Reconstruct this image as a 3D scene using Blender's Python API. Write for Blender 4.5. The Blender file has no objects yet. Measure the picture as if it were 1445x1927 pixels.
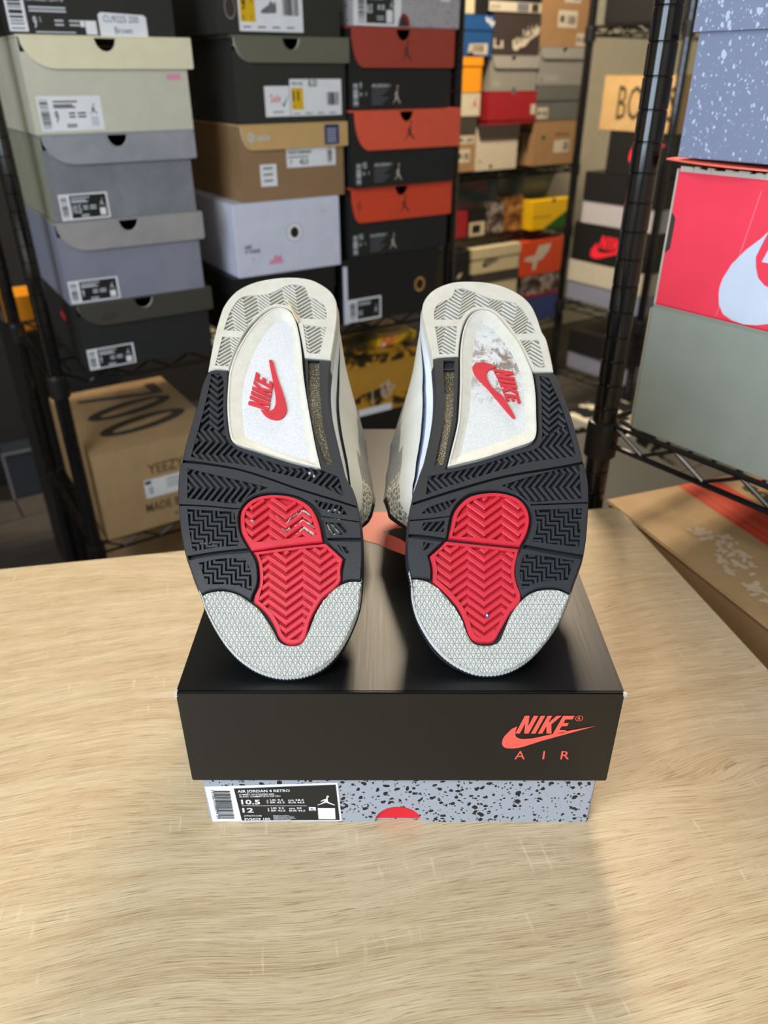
import bpy, bmesh, math, random
from mathutils import Vector, Matrix
from mathutils.geometry import delaunay_2d_cdt
R = math.radians
SC = bpy.context.scene
COL = SC.collection
random.seed(7)
FL = -0.74            # the table top is z = 0, the floor lies 0.74 below it
LID = 0.1104          # top of the black shoe box

# ------------------------------------------------------------------ camera, world, lights, exposure
cd = bpy.data.cameras.new('camera'); cam = bpy.data.objects.new('camera', cd); COL.objects.link(cam)
cam.location = (0, 0, 0.4042)
cam.rotation_euler = (R(90 - 30.157), R(0.17), 0)
cd.sensor_fit = 'VERTICAL'; cd.sensor_height = 24; cd.lens = 24 * 1413.3 / 1927
cd.clip_start = 0.02
cd.dof.use_dof = True; cd.dof.focus_distance = 0.43; cd.dof.aperture_fstop = 5.6
SC.camera = cam

wd = bpy.data.worlds.new('world'); SC.world = wd; wd.use_nodes = True
wd.node_tree.nodes['Background'].inputs[0].default_value = (0.55, 0.75, 1.0, 1)
wd.node_tree.nodes['Background'].inputs[1].default_value = 1.0

def area(name, loc, target, sx, sy, power, color, shape='RECTANGLE'):
    l = bpy.data.lights.new(name, 'AREA'); l.shape = shape; l.size = sx
    if shape in ('RECTANGLE', 'ELLIPSE'): l.size_y = sy
    l.energy = power; l.color = color
    o = bpy.data.objects.new(name, l); COL.objects.link(o); o.location = loc
    o.rotation_euler = (Vector(target) - Vector(loc)).to_track_quat('-Z', 'Y').to_euler()
    return o
EXB = Vector((0.829, 0.559, 0)); EYB = Vector((-0.559, 0.829, 0))   # axes of the room
ROOM0 = Vector((0.515, 2.927, 0))
def room(s, t, z): return ROOM0 + EXB * s + EYB * t + Vector((0, 0, z))
WIN_S, WIN_T, WIN_Z = -3.35, -2.35, 0.75
LAMP = Vector((0.27, 2.15, 1.56)); FILL_LAMP = Vector((-0.55, -0.35, 1.56))
area('window_daylight', room(WIN_S - 0.12, WIN_T, WIN_Z), room(0, WIN_T + .3, 0.0), 1.5, 1.3, 62, (0.70, 0.84, 1.0))
area('ceiling_lamp_light', LAMP - Vector((0, 0, .035)), LAMP - Vector((0, 0, 1)), .46, .46, 54, (1.0, 0.82, 0.58), 'DISK')
area('ceiling_lamp_light', FILL_LAMP - Vector((0, 0, .035)), FILL_LAMP - Vector((0, 0, 1)), .34, .34, 7, (1.0, 0.95, 0.88), 'DISK')  # unseen second lamp, added as fill for the fronts facing the camera
vs = SC.view_settings
vs.view_transform = 'Standard'; vs.look = 'None'; vs.gamma = 1; vs.exposure = 0.0; vs.use_curve_mapping = False

# ------------------------------------------------------------------ materials
def lin(c): return tuple(((x / 255) / 12.92 if x / 255 <= .04045 else ((x / 255 + .055) / 1.055) ** 2.4) for x in c) + (1,)
MATS = {}
class NT:
    def __init__(s, name):
        s.m = bpy.data.materials.new(name); s.m.use_nodes = True; s.t = s.m.node_tree
        s.b = s.t.nodes['Principled BSDF']; MATS[name] = s.m
    def n(s, typ, **kw):
        x = s.t.nodes.new(typ)
        for k, v in kw.items():
            if k.startswith('i_'):
                x.inputs[k[2:].replace('_', ' ')].default_value = v
            else: setattr(x, k, v)
        return x
    def l(s, a, b): s.t.links.new(a, b)
    def coord(s, scale=(1, 1, 1)):
        tc = s.n('ShaderNodeTexCoord'); mp = s.n('ShaderNodeMapping'); mp.inputs['Scale'].default_value = scale
        s.l(tc.outputs['Object'], mp.inputs['Vector']); return mp.outputs[0]
    def noise(s, vec, scale, detail=3, rough=.5, dist=0):
        x = s.n('ShaderNodeTexNoise'); x.inputs['Scale'].default_value = scale; x.inputs['Detail'].default_value = detail
        x.inputs['Roughness'].default_value = rough; x.inputs['Distortion'].default_value = dist
        s.l(vec, x.inputs['Vector']); return x.outputs['Fac']
    def ramp(s, fac, stops):
        x = s.n('ShaderNodeValToRGB'); e = x.color_ramp.elements
        while len(e) < len(stops): e.new(.5)
        for i, (p, c) in enumerate(stops):
            e[i].position = p; e[i].color = c if len(c) == 4 else lin(c)
        s.l(fac, x.inputs[0]); return x.outputs[0]
    def mix(s, fac, a, b, mode='MIX'):
        x = s.n('ShaderNodeMix', data_type='RGBA', blend_type=mode)
        for i, v in ((0, fac), (6, a), (7, b)):
            if isinstance(v, (int, float)): x.inputs[i].default_value = v
            elif isinstance(v, tuple): x.inputs[i].default_value = v
            else: s.l(v, x.inputs[i])
        return x.outputs[2]
    def math(s, op, a, b=0.0):
        x = s.n('ShaderNodeMath', operation=op)
        for i, v in ((0, a), (1, b)):
            if isinstance(v, (int, float)): x.inputs[i].default_value = v
            else: s.l(v, x.inputs[i])
        return x.outputs[0]
    def bump(s, h, strength=.3, dist=.001):
        x = s.n('ShaderNodeBump'); x.inputs['Strength'].default_value = strength; x.inputs['Distance'].default_value = dist
        s.l(h, x.inputs['Height']); s.l(x.outputs[0], s.b.inputs['Normal'])
    def fin(s, col=None, rough=.6, metal=0, spec=.5, coat=0, coatr=.1):
        if col is not None:
            if isinstance(col, tuple): s.b.inputs['Base Color'].default_value = col
            else: s.l(col, s.b.inputs['Base Color'])
        s.b.inputs['Roughness'].default_value = rough; s.b.inputs['Metallic'].default_value = metal
        s.b.inputs['Specular IOR Level'].default_value = spec
        s.b.inputs['Coat Weight'].default_value = coat; s.b.inputs['Coat Roughness'].default_value = coatr
        return s.m
def plain(name, c, rough=.6, var=.06, scale=30, bump=0, **kw):
    """a colour with faint mottling, as printed board or moulded rubber has"""
    if name in MATS: return MATS[name]
    m = NT(name); v = m.coord(); f = m.noise(v, scale, 3)
    a = lin(c); lo = tuple(x * (1 - var) for x in a[:3]) + (1,); hi = tuple(min(1, x * (1 + var)) for x in a[:3]) + (1,)
    if bump: m.bump(m.noise(v, scale * 12, 2), bump, .0004)
    return m.fin(m.ramp(f, [(.3, lo), (.7, hi)]), rough, **kw)
def speckled(name, base, dots, dens=(.5, .42, .4), scale=(110, 190, 380), rough=.5, stretch=(1, 1, 1), rmax=(.33, .33, .3), **kw):
    m = NT(name); v = m.coord(stretch)
    nz = m.n('ShaderNodeTexNoise'); nz.inputs['Scale'].default_value = 130; nz.inputs['Detail'].default_value = 2
    m.l(v, nz.inputs['Vector'])
    add = m.n('ShaderNodeVectorMath', operation='MULTIPLY_ADD')
    m.l(nz.outputs['Color'], add.inputs[0]); add.inputs[1].default_value = (.006,) * 3; m.l(v, add.inputs[2])
    tot = None
    for sc, dn, rm in zip(scale, dens, rmax):
        vo = m.n('ShaderNodeTexVoronoi'); vo.inputs['Scale'].default_value = sc; m.l(add.outputs[0], vo.inputs['Vector'])
        sep = m.n('ShaderNodeSeparateColor'); m.l(vo.outputs['Color'], sep.inputs[0])
        pres = m.math('LESS_THAN', sep.outputs[0], dn)
        rad = m.math('MULTIPLY', sep.outputs[1], rm)
        dot = m.math('MULTIPLY', m.math('LESS_THAN', vo.outputs['Distance'], rad), pres)
        tot = dot if tot is None else m.math('MAXIMUM', tot, dot)
    return m.fin(m.mix(tot, lin(base), lin(dots)), rough, **kw)

# oak laminate: long fibres along x, cathedral figure and a knot, dark pores, pale saw marks
m = NT('oak_laminate'); v = m.coord()
KN = (-.080, -.343, 0)                     # knot, in the coordinates of the table top
sp = m.n('ShaderNodeSeparateXYZ'); m.l(v, sp.inputs[0])
dx = m.math('MULTIPLY', m.math('SUBTRACT', sp.outputs[0], KN[0]), .75); dy = m.math('MULTIPLY', m.math('SUBTRACT', sp.outputs[1], KN[1]), 1.5)
r2 = m.math('ADD', m.math('MULTIPLY', dx, dx), m.math('MULTIPLY', dy, dy)); g_ = m.math('POWER', 2.718, m.math('MULTIPLY', r2, -1 / .045 ** 2))
yy = m.math('ADD', sp.outputs[1], m.math('MULTIPLY', m.math('MULTIPLY', m.math('SUBTRACT', sp.outputs[1], KN[1]), g_), -.86))
cb = m.n('ShaderNodeCombineXYZ'); m.l(sp.outputs[0], cb.inputs[0]); m.l(yy, cb.inputs[1])
warp = m.n('ShaderNodeTexNoise'); warp.inputs['Scale'].default_value = 3.6; warp.inputs['Detail'].default_value = 1.5; m.l(cb.outputs[0], warp.inputs['Vector'])
ad = m.n('ShaderNodeVectorMath', operation='MULTIPLY_ADD'); m.l(warp.outputs['Color'], ad.inputs[0]); ad.inputs[1].default_value = (0, .075, 0); m.l(cb.outputs[0], ad.inputs[2])
def st(sc):
    mp = m.n('ShaderNodeMapping'); mp.inputs['Scale'].default_value = sc; m.l(ad.outputs[0], mp.inputs['Vector']); return mp.outputs[0]
broad = m.noise(st((1.3, 15, 1)), 2.2, 3, .5)
mid = m.noise(st((3.5, 70, 1)), 2.2, 4, .6)
fine = m.noise(st((12, 780, 1)), 2.4, 5, .6)
pore = m.noise(st((22, 820, 1)), 2.0, 3, .6)
saw = m.noise(st((170, 16, 1)), 1.6, 2, .5)
sawm = m.noise(st((5, 22, 1)), 2.0, 1, .5)
c = m.ramp(broad, [(.32, (176, 146, 110)), (.43, (198, 174, 138)), (.50, (214, 196, 166)), (.58, (194, 168, 132)), (.70, (212, 192, 160))])
c = m.mix(.40, c, m.ramp(mid, [(.34, (166, 134, 98)), (.50, (206, 186, 154)), (.66, (226, 210, 182))]))
c = m.mix(.42, c, m.ramp(fine, [(.32, (146, 118, 88)), (.50, (208, 188, 158)), (.66, (238, 226, 204))]))
pm_ = m.math('MULTIPLY', m.ramp(pore, [(.36, (255, 255, 255)), (.43, (0, 0, 0))]), .60)
c = m.mix(pm_, c, lin((122, 98, 74)))
sm = m.math('MULTIPLY', m.math('MULTIPLY', m.ramp(saw, [(.62, (0, 0, 0)), (.70, (255, 255, 255))]), m.ramp(sawm, [(.54, (0, 0, 0)), (.64, (255, 255, 255))])), .30)
c = m.mix(sm, c, lin((238, 228, 208)))
c = m.mix(m.math('MULTIPLY', g_, .28), c, lin((160, 118, 82)))
c = m.mix(1.0, c, (.985, .955, .875, 1), 'MULTIPLY')
m.bump(m.math('ADD', fine, pore), .35, .0005)
m.fin(c, .40, spec=.5)

# satin black board of the shoe box lid: black, a faint cross grain, sheen
m = NT('black_satin_board'); v = m.coord((1, 1, 1))
g = m.noise(m.coord((500, 24, 24)), 1.0, 3, .6)
m.bump(g, .10, .0003); m.fin(lin((12, 12, 13)), .345, spec=.52)
speckled('cement_print', (163, 168, 178), (22, 22, 26), (.42, .62, .72, .7), (78, 150, 270, 480), rmax=(.33, .40, .42, .38))
speckled('grey_flecked_board', (126, 134, 160), (186, 198, 216), (.30, .50, .60, .6), (62, 120, 210, 420), rmax=(.26, .34, .36, .34), rough=.45, stretch=(1.25, 1, .8))
speckled('pale_cement_board', (176, 172, 176), (60, 58, 62), (.4, .45, .4), (60, 120, 240), rmax=(.36, .33, .3))
speckled('white_speck_board', (186, 182, 186), (140, 130, 138), (.5, .5, .5), (120, 240, 360))
speckled('fleck_grey_rubber', (150, 152, 152), (30, 30, 34), (.30, .35, .3), (300, 520, 800), rmax=(.3, .3, .3))
speckled('fleck_blue_rubber', (132, 146, 176), (36, 40, 56), (.30, .35, .3), (300, 520, 800), rmax=(.3, .3, .3))
for nm, a, b, sc in (('concrete_board', (112, 114, 122), (134, 136, 142), 14), ('concrete_lid', (142, 144, 152), (160, 162, 168), 16), ('lilac_grey_board', (126, 124, 140), (138, 137, 152), 9), ('taupe_lid', (148, 145, 145), (165, 161, 158), 16)):
    m = NT(nm); v = m.coord(); m.fin(m.ramp(m.noise(v, sc, 6, .68, .4), [(.32, a), (.68, b)]), .62)
def kraft(name, a, b):
    m = NT(name); v = m.coord((1, 1, 1)); f = m.noise(v, 22, 5, .65); g = m.noise(m.coord((420, 30, 30)), 1, 2)
    m.bump(g, .12, .0003); m.fin(m.mix(.25, m.ramp(f, [(.3, a), (.7, b)]), m.ramp(g, [(.3, a), (.7, b)])), .62)
kraft('kraft', (172, 140, 100), (188, 156, 114)); kraft('kraft_light', (184, 148, 98), (200, 166, 114)); kraft('kraft_dark', (146, 112, 76), (162, 126, 88))
kraft('kraft_shade', (128, 96, 62), (142, 108, 72))
m = NT('floor_wood'); v = m.coord((3, 40, 3)); m.fin(m.ramp(m.noise(v, 3, 4, .6), [(.3, (62, 58, 56)), (.7, (92, 86, 82))]), .5)
m = NT('camo_print'); v = m.coord(); m.fin(m.ramp(m.noise(v, 26, 4, .6, .6), [(.46, (40, 30, 16)), (.50, (96, 66, 22)), (.55, (196, 142, 34))]), .5)
m = NT('flame_print'); v = m.coord(); m.fin(m.ramp(m.noise(v, 12, 3, .5, .8), [(.44, (60, 44, 16)), (.52, (150, 112, 22)), (.62, (232, 190, 36)), (.70, (225, 96, 60)), (.76, (240, 232, 214))]), .4)
m = NT('collage_print'); v = m.coord(); m.fin(m.ramp(m.noise(v, 30, 4, .6, .5), [(.40, (30, 26, 26)), (.50, (98, 84, 80)), (.60, (176, 164, 158)), (.68, (60, 40, 44))]), .5)
m = NT('rust_print'); v = m.coord(); m.fin(m.ramp(m.noise(v, 34, 4, .6, .5), [(.42, (86, 52, 26)), (.52, (150, 98, 50)), (.62, (182, 132, 80))]), .5)
m = NT('blob_print'); v = m.coord(); m.fin(m.ramp(m.noise(v, 16, 2, .5, .3), [(.50, (18, 18, 20)), (.52, (205, 200, 184))]), .5)
m = NT('glitter_resin'); v = m.coord(); f = m.noise(v, 1500, 2, .7)
m.bump(f, .9, .0006); m.fin(m.ramp(f, [(.47, (48, 43, 32)), (.56, (92, 84, 60)), (.66, (206, 190, 150))]), .3, spec=.6)
m = NT('shank_white'); v = m.coord(); f = m.noise(v, 900, 2, .6); g = m.noise(v, 34, 5, .75, .2)
m.bump(f, .35, .0004)
c = m.ramp(f, [(.3, (200, 200, 202)), (.7, (222, 222, 224))])
m.fin(c, .42)
m = NT('shank_soiled'); v = m.coord(); f = m.noise(v, 900, 2, .6); g = m.noise(v, 110, 8, .8, .3)
m.bump(f, .35, .0004)
geo = m.n('ShaderNodeTexCoord'); dist = m.n('ShaderNodeVectorMath', operation='DISTANCE'); m.l(geo.outputs['Object'], dist.inputs[0]); dist.inputs[1].default_value = (.020, .176, .106)
m.soil = dist
near = m.ramp(dist.outputs['Value'], [(.014, (255, 255, 255)), (.040, (0, 0, 0))])
msk = m.math('MULTIPLY', m.ramp(g, [(.50, (0, 0, 0)), (.57, (255, 255, 255))]), m.math('MULTIPLY', near, .85))
SOIL = dist
m.fin(m.mix(msk, m.ramp(f, [(.3, (200, 200, 200)), (.7, (222, 221, 219))]), lin((112, 84, 62))), .45)
m = NT('shank_cream'); v = m.coord(); g = m.noise(v, 120, 5, .7)
m.fin(m.ramp(g, [(.35, (206, 201, 186)), (.6, (214, 210, 200)), (.75, (220, 218, 211))]), .42)
m = NT('heel_rubber'); v = m.coord(); g = m.noise(v, 90, 6, .7); h = m.noise(v, 260, 4, .8)
c = m.ramp(g, [(.3, (196, 190, 174)), (.7, (208, 205, 196))]); m.bump(m.noise(v, 2500, 1), .12, .0002)
m.fin(m.mix(m.ramp(h, [(.70, (0, 0, 0)), (.78, (255, 255, 255))]), c, lin((150, 138, 118))), .55)
m = NT('black_rubber'); v = m.coord(); m.bump(m.noise(v, 1800, 2), .45, .0004); g = m.noise(v, 420, 4, .8)
m.fin(m.mix(m.ramp(g, [(.72, (0, 0, 0)), (.80, (255, 255, 255))]), lin((29, 32, 39)), lin((88, 88, 90))), .50, spec=.55)
plain('red_rubber', (202, 32, 52), .48, .05, 60, .15)
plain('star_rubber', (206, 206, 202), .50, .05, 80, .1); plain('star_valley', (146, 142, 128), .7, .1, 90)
plain('groove_shade', (118, 115, 108), .7, .1, 90)  # heel groove floors darkened, shade of the depth put into the colour
plain('groove_black', (24, 26, 30), .7); plain('groove_red', (196, 26, 46), .6)
plain('logo_red', (200, 48, 60), .42, .1, 120)
plain('residue', (205, 200, 188), .5, .2, 700)
plain('leather_white', (226, 224, 214), .42, .03, 60, .1)
plain('midsole_white', (232, 236, 240), .4); plain('collar_black', (30, 30, 33), .8, bump=.3)
plain('lining_pink', (232, 170, 160), .7)
m = NT('netting'); v = m.coord(); 
w1 = m.n('ShaderNodeTexVoronoi'); w1.inputs['Scale'].default_value = 230; w1.feature = 'DISTANCE_TO_EDGE'; m.l(v, w1.inputs['Vector'])
m.bump(w1.outputs['Distance'], 1.0, .002); m.fin(m.ramp(w1.outputs['Distance'], [(.03, (232, 229, 214)), (.16, (140, 136, 122))]), .5)
m = NT('fake_pane')
plain('coral', (250, 96, 82), .5, .02); plain('coral_top', (252, 112, 92), .45, .02)
for k, c, r_ in (('black', (24, 24, 25), .5), ('matte_black', (30, 30, 30), .7), ('dark_olive_board', (44, 44, 41), .6), ('ash_board', (38, 38, 36), .6), ('olive_lid', (108, 106, 92), .5), ('soot_lid', (64, 62, 52), .6),
                 ('white', (236, 236, 240), .5), ('lilac_white', (216, 218, 234), .5), ('cream_board', (206, 202, 184), .5), ('cream_lid', (232, 224, 192), .45), ('cream_side', (150, 152, 132), .6),
                 ('orange_lid', (232, 92, 66), .5), ('rust_lid', (168, 66, 52), .55), ('vermilion_lid', (222, 74, 44), .5), ('yellow', (238, 206, 40), .5), ('bar', (40, 40, 46), .5),
                 ('label_grey', (110, 112, 120), .5), ('ink', (60, 56, 50), .6), ('text_grey', (205, 208, 214), .5), ('navy', (40, 56, 104), .5), ('edge', (205, 200, 190), .7),
                 ('royal_blue', (28, 74, 132), .5), ('brown_black', (56, 46, 44), .6), ('tan_white', (196, 186, 168), .6), ('amber', (226, 146, 24), .5), ('grey_board', (138, 136, 130), .6), ('grey_lid', (150, 148, 142), .6),
                 ('crimson', (150, 30, 40), .5), ('slate_board', (96, 98, 94), .6), ('green', (34, 88, 28), .5), ('sun_yellow', (226, 180, 20), .5), ('cream2', (196, 184, 152), .6), ('blue2', (50, 66, 118), .6),
                 ('orange2', (206, 74, 40), .5), ('red_label', (226, 40, 50), .5), ('hot_red', (252, 44, 62), .5), ('nike_red_board', (244, 62, 86), .38), ('sage_board', (146, 152, 142), .42), ('pale_blue', (205, 214, 232), .5),
                 ('wall_paint', (214, 208, 188), .8), ('ceiling_paint', (240, 238, 230), .9), ('steel_black', (16, 16, 18), .28), ('plastic_black', (18, 18, 20), .4), ('pink', (226, 150, 180), .6), ('pale_stripe', (232, 128, 100), .6),
                 ('stripe_red', (214, 66, 40), .55), ('leaf_print', (206, 184, 158), .6), ('text_brown', (78, 66, 44), .6), ('straw', (206, 184, 134), .6), ('window_white', (235, 236, 238), .5), ('brass', (190, 140, 80), .3), ('grey_blue', (134, 138, 156), .6),
                 ('torn_card', (196, 184, 172), .8), ('inside_grey', (88, 88, 90), .8), ('gold_lid', (206, 168, 110), .5), ('asics_body', (150, 118, 86), .55), ('dark_bin', (46, 52, 62), .35), ('glare_tone', (104, 128, 138), .06), ('lining_red', (226, 30, 48), .5), ('camo_yellow', (186, 136, 46), .5), ('case_grey', (88, 104, 112), .3), ('crease', (255, 118, 136), .5), ('board_edge', (178, 168, 146), .7)):
    plain(k, c, r_, .04)
m = NT('pole_steel'); m.bump(m.noise(m.coord(), 260, 2), .05, .0003); m.fin(lin((15, 15, 18)), .11, spec=.6)
m = NT('lamp_glow'); m.b.inputs['Emission Color'].default_value = (1, .88, .7, 1); m.b.inputs['Emission Strength'].default_value = 6; m.fin((1, .95, .85, 1), .5)
m = NT('window_glass'); t = m.t; tr = m.n('ShaderNodeBsdfTransparent'); gl = m.n('ShaderNodeBsdfGlossy'); gl.inputs['Roughness'].default_value = .02; mx = m.n('ShaderNodeMixShader'); mx.inputs[0].default_value = .06
m.l(tr.outputs[0], mx.inputs[1]); m.l(gl.outputs[0], mx.inputs[2]); m.l(mx.outputs[0], t.nodes['Material Output'].inputs[0])
m = NT('clear_film'); t = m.t; tr = m.n('ShaderNodeBsdfTransparent'); gl = m.n('ShaderNodeBsdfGlossy'); gl.inputs['Roughness'].default_value = .08; mx = m.n('ShaderNodeMixShader'); mx.inputs[0].default_value = .30
tr.inputs[0].default_value = (.6, .66, .68, 1)
m.l(tr.outputs[0], mx.inputs[1]); m.l(gl.outputs[0], mx.inputs[2]); m.l(mx.outputs[0], t.nodes['Material Output'].inputs[0])

# ------------------------------------------------------------------ object helpers
def tag(o, label=None, cat=None, group=None, kind=None):
    for k, v_ in (('label', label), ('category', cat), ('group', group), ('kind', kind)):
        if v_: o[k] = v_
    return o
def empty(name, matrix, label=None, cat=None, group=None, kind=None):
    o = bpy.data.objects.new(name, None); o.empty_display_size = .05; COL.objects.link(o)
    o.matrix_world = matrix if isinstance(matrix, Matrix) else Matrix.Translation(matrix)
    return tag(o, label, cat, group, kind)
class MB:
    """collects faces with a material each, then links them as ONE mesh object"""
    def __init__(s): s.v = []; s.f = []; s.m = []; s.mats = []
    def mi(s, name):
        if name not in s.mats: s.mats.append(name)
        return s.mats.index(name)
    def add(s, vs_, fs, mat):
        k = len(s.v); s.v += [tuple(p) for p in vs_]; i = s.mi(mat)
        for f in fs: s.f.append(tuple(k + a for a in f)); s.m.append(i)
        return s
    def box(s, a, b, mat, bev=0.0):
        x0, y0, z0 = a; x1, y1, z1 = b
        if bev <= 0:
            vs_ = [(x, y, z) for z in (z0, z1) for y in (y0, y1) for x in (x0, x1)]
            return s.add(vs_, [(0, 2, 3, 1), (4, 5, 7, 6), (0, 1, 5, 4), (2, 6, 7, 3), (0, 4, 6, 2), (1, 3, 7, 5)], mat)
        bm = bmesh.new(); bmesh.ops.create_cube(bm, size=1)
        for q in bm.verts: q.co = Vector(((x0 + x1) / 2 + q.co.x * (x1 - x0), (y0 + y1) / 2 + q.co.y * (y1 - y0), (z0 + z1) / 2 + q.co.z * (z1 - z0)))
        bmesh.ops.bevel(bm, geom=bm.edges[:], offset=bev, segments=2, affect='EDGES')
        bm.verts.index_update(); s.add([q.co[:] for q in bm.verts], [[q.index for q in f.verts] for f in bm.faces], mat); bm.free(); return s
    def tube(s, p, q, r, mat, n=10, caps=True, r2=None):
        p = Vector(p); q = Vector(q); d = (q - p).normalized(); u = d.orthogonal().normalized(); w = d.cross(u); r2 = r if r2 is None else r2
        vs_ = []
        for c_, rr in ((p, r), (q, r2)):
            for i in range(n): a = 2 * math.pi * i / n; vs_.append(c_ + u * math.cos(a) * rr + w * math.sin(a) * rr)
        fs = [(i, (i + 1) % n, n + (i + 1) % n, n + i) for i in range(n)]
        if caps: fs += [tuple(range(n))[::-1], tuple(range(n, 2 * n))]
        return s.add(vs_, fs, mat)
    def path(s, pts, r, mat, n=6):
        for a, b in zip(pts[:-1], pts[1:]): s.tube(a, b, r, mat, n)
        return s
    def lathe(s, prof, mat, n=24, c=(0, 0, 0)):
        vs_ = []
        for (r_, z) in prof:
            for i in range(n): a = 2 * math.pi * i / n; vs_.append((c[0] + r_ * math.cos(a), c[1] + r_ * math.sin(a), c[2] + z))
        fs = []
        for k in range(len(prof) - 1):
            for i in range(n): fs.append((k * n + i, k * n + (i + 1) % n, (k + 1) * n + (i + 1) % n, (k + 1) * n + i))
        fs += [tuple(range(n))[::-1], tuple(range((len(prof) - 1) * n, len(prof) * n))]
        return s.add(vs_, fs, mat)
    def plate(s, outer, holes, lo, hi, mat, fn, grid=None, side=None):
        """flat plate with holes: 2-D triangulation, top at hi, walls down to lo; fn maps (x, y, w) to space"""
        pts = [Vector(p) for p in outer]; n = len(pts); edges = [(i, (i + 1) % n) for i in range(n)]
        for h in holes:
            k = len(pts); m_ = len(h); pts += [Vector(p) for p in h]; edges += [(k + i, k + (i + 1) % m_) for i in range(m_)]
        if grid:
            for g_ in grid:
                if inpoly(g_, outer) and not any(inpoly(g_, h) for h in holes): pts.append(Vector(g_))
        V, E_, F, *_ = delaunay_2d_cdt(pts, edges, [], 0, 1e-7)
        tri = []
        for f in F:
            c_ = sum((V[i] for i in f), Vector((0, 0))) / len(f)
            if inpoly(c_, outer) and not any(inpoly(c_, h) for h in holes): tri.append(tuple(f))
        cnt = {}
        for f in tri:
            for a, b in zip(f, f[1:] + f[:1]): cnt[frozenset((a, b))] = cnt.get(frozenset((a, b)), 0) + 1
        top = [fn(q.x, q.y, hi) for q in V]; s.add(top, tri, mat)
        if lo is not None:
            for f in tri:
                for a, b in zip(f, f[1:] + f[:1]):
                    if cnt[frozenset((a, b))] == 1:
                        s.add([fn(V[a].x, V[a].y, hi), fn(V[b].x, V[b].y, hi), fn(V[b].x, V[b].y, lo), fn(V[a].x, V[a].y, lo)], [(0, 3, 2, 1)], side or mat)
        return s
    def build(s, name, parent=None, matrix=None, smooth=False, label=None):
        me = bpy.data.meshes.new(name); me.from_pydata(s.v, [], s.f)
        for n_ in s.mats: me.materials.append(MATS[n_])
        me.polygons.foreach_set('material_index', s.m)
        if smooth: me.polygons.foreach_set('use_smooth', [True] * len(s.f))
        me.update()
        if smooth:                      # keep creases above 25 degrees crisp
            bm = bmesh.new(); bm.from_mesh(me); bmesh.ops.remove_doubles(bm, verts=bm.verts, dist=1e-6)
            for e in bm.edges: e.smooth = len(e.link_faces) == 2 and e.calc_face_angle(0) < R(25)
            bm.to_mesh(me); bm.free()
        o = bpy.data.objects.new(name, me); COL.objects.link(o)
        if parent is not None: o.parent = parent
        if matrix is not None:
            if parent is not None: o.matrix_local = matrix
            else: o.matrix_world = matrix
        if label: o['label'] = label
        return o
def inpoly(p, poly):
    x, y = p[0], p[1]; c_ = False
    for i in range(len(poly)):
        x1, y1 = poly[i][0], poly[i][1]; x2, y2 = poly[i - 1][0], poly[i - 1][1]
        if (y1 > y) != (y2 > y) and x < (x2 - x1) * (y - y1) / (y2 - y1) + x1: c_ = not c_
    return c_
class Frame:
    """a run of shelving: s along its front, t into it, z up"""
    def __init__(s, x, y, az):
        a = R(az); s.P = Vector((x, y, 0)); s.ex = Vector((math.sin(a), math.cos(a), 0)); s.ey = Vector((-s.ex.y, s.ex.x, 0))
    def mat(f, s=0, t=0, z=0, yaw=0):
        M = Matrix((f.ex, f.ey, Vector((0, 0, 1)))).transposed().to_4x4(); M.translation = f.P + f.ex * s + f.ey * t + Vector((0, 0, z))
        return M @ Matrix.Rotation(R(yaw), 4, 'Z')
_tc = {}
def glyphs(txt, bold=0.0):
    k = (txt, bold)
    if k not in _tc:
        cu = bpy.data.curves.new('t', 'FONT'); cu.body = txt; cu.size = 1; cu.offset = bold; cu.resolution_u = 2
        o = bpy.data.objects.new('t', cu); COL.objects.link(o); dg = bpy.context.evaluated_depsgraph_get(); ev_ = o.evaluated_get(dg)
        me = ev_.to_mesh(); vs_ = [(q.co.x, q.co.y) for q in me.vertices]; fs = [tuple(p.vertices) for p in me.polygons]; ev_.to_mesh_clear()
        bpy.data.objects.remove(o); bpy.data.curves.remove(cu)
        if vs_:
            x0 = min(q[0] for q in vs_); x1 = max(q[0] for q in vs_)
            vs_ = [(q[0] - x0, q[1] / .70) for q in vs_]
            _tc[k] = (vs_, fs, x1 - x0)
        else: _tc[k] = ([], [], 1)
    return _tc[k]
SWOOSH = [(.146, .984), (.09, .87), (.06, .746), (.02, .56), (.004, .43), (0, .3), (0, .19), (.018, .09), (.042, .03), (.08, .005), (.118, 0), (.17, .02), (.231, .07), (.44, .35), (1, 1), (.63, .73), (.345, .468), (.28, .44), (.231, .43), (.2, .44), (.175, .468), (.15, .52), (.137, .587), (.133, .70), (.138, .85)]
NIKE = [[(0, 0), (0, 1), (.09, 1), (.18, .42), (.18, 1), (.27, 1), (.27, 0), (.18, 0), (.09, .58), (.09, 0)], [(.32, 0), (.32, 1), (.41, 1), (.41, 0)],
        [(.46, 0), (.46, 1), (.55, 1), (.55, .6), (.64, 1), (.74, 1), (.63, .52), (.74, 0), (.64, 0), (.55, .42), (.55, 0)],
        [(.77, 0), (.77, 1), (1, 1), (1, .8), (.86, .8), (.86, .6), (.97, .6), (.97, .42), (.86, .42), (.86, .2), (1, .2), (1, 0)]]
JUMP = [(.56, .92), (.62, .88), (.60, .72), (.62, .60), (.60, .48), (.72, .30), (.98, .12), (1, .02), (.92, .04), (.62, .24), (.50, .33), (.36, .24), (.1, .08), (0, .02), (.02, .1), (.2, .22), (.38, .42), (.44, .56), (.34, .52), (.24, .42), (.20, .46), (.30, .60), (.46, .70), (.52, .74), (.53, .84)]
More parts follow.
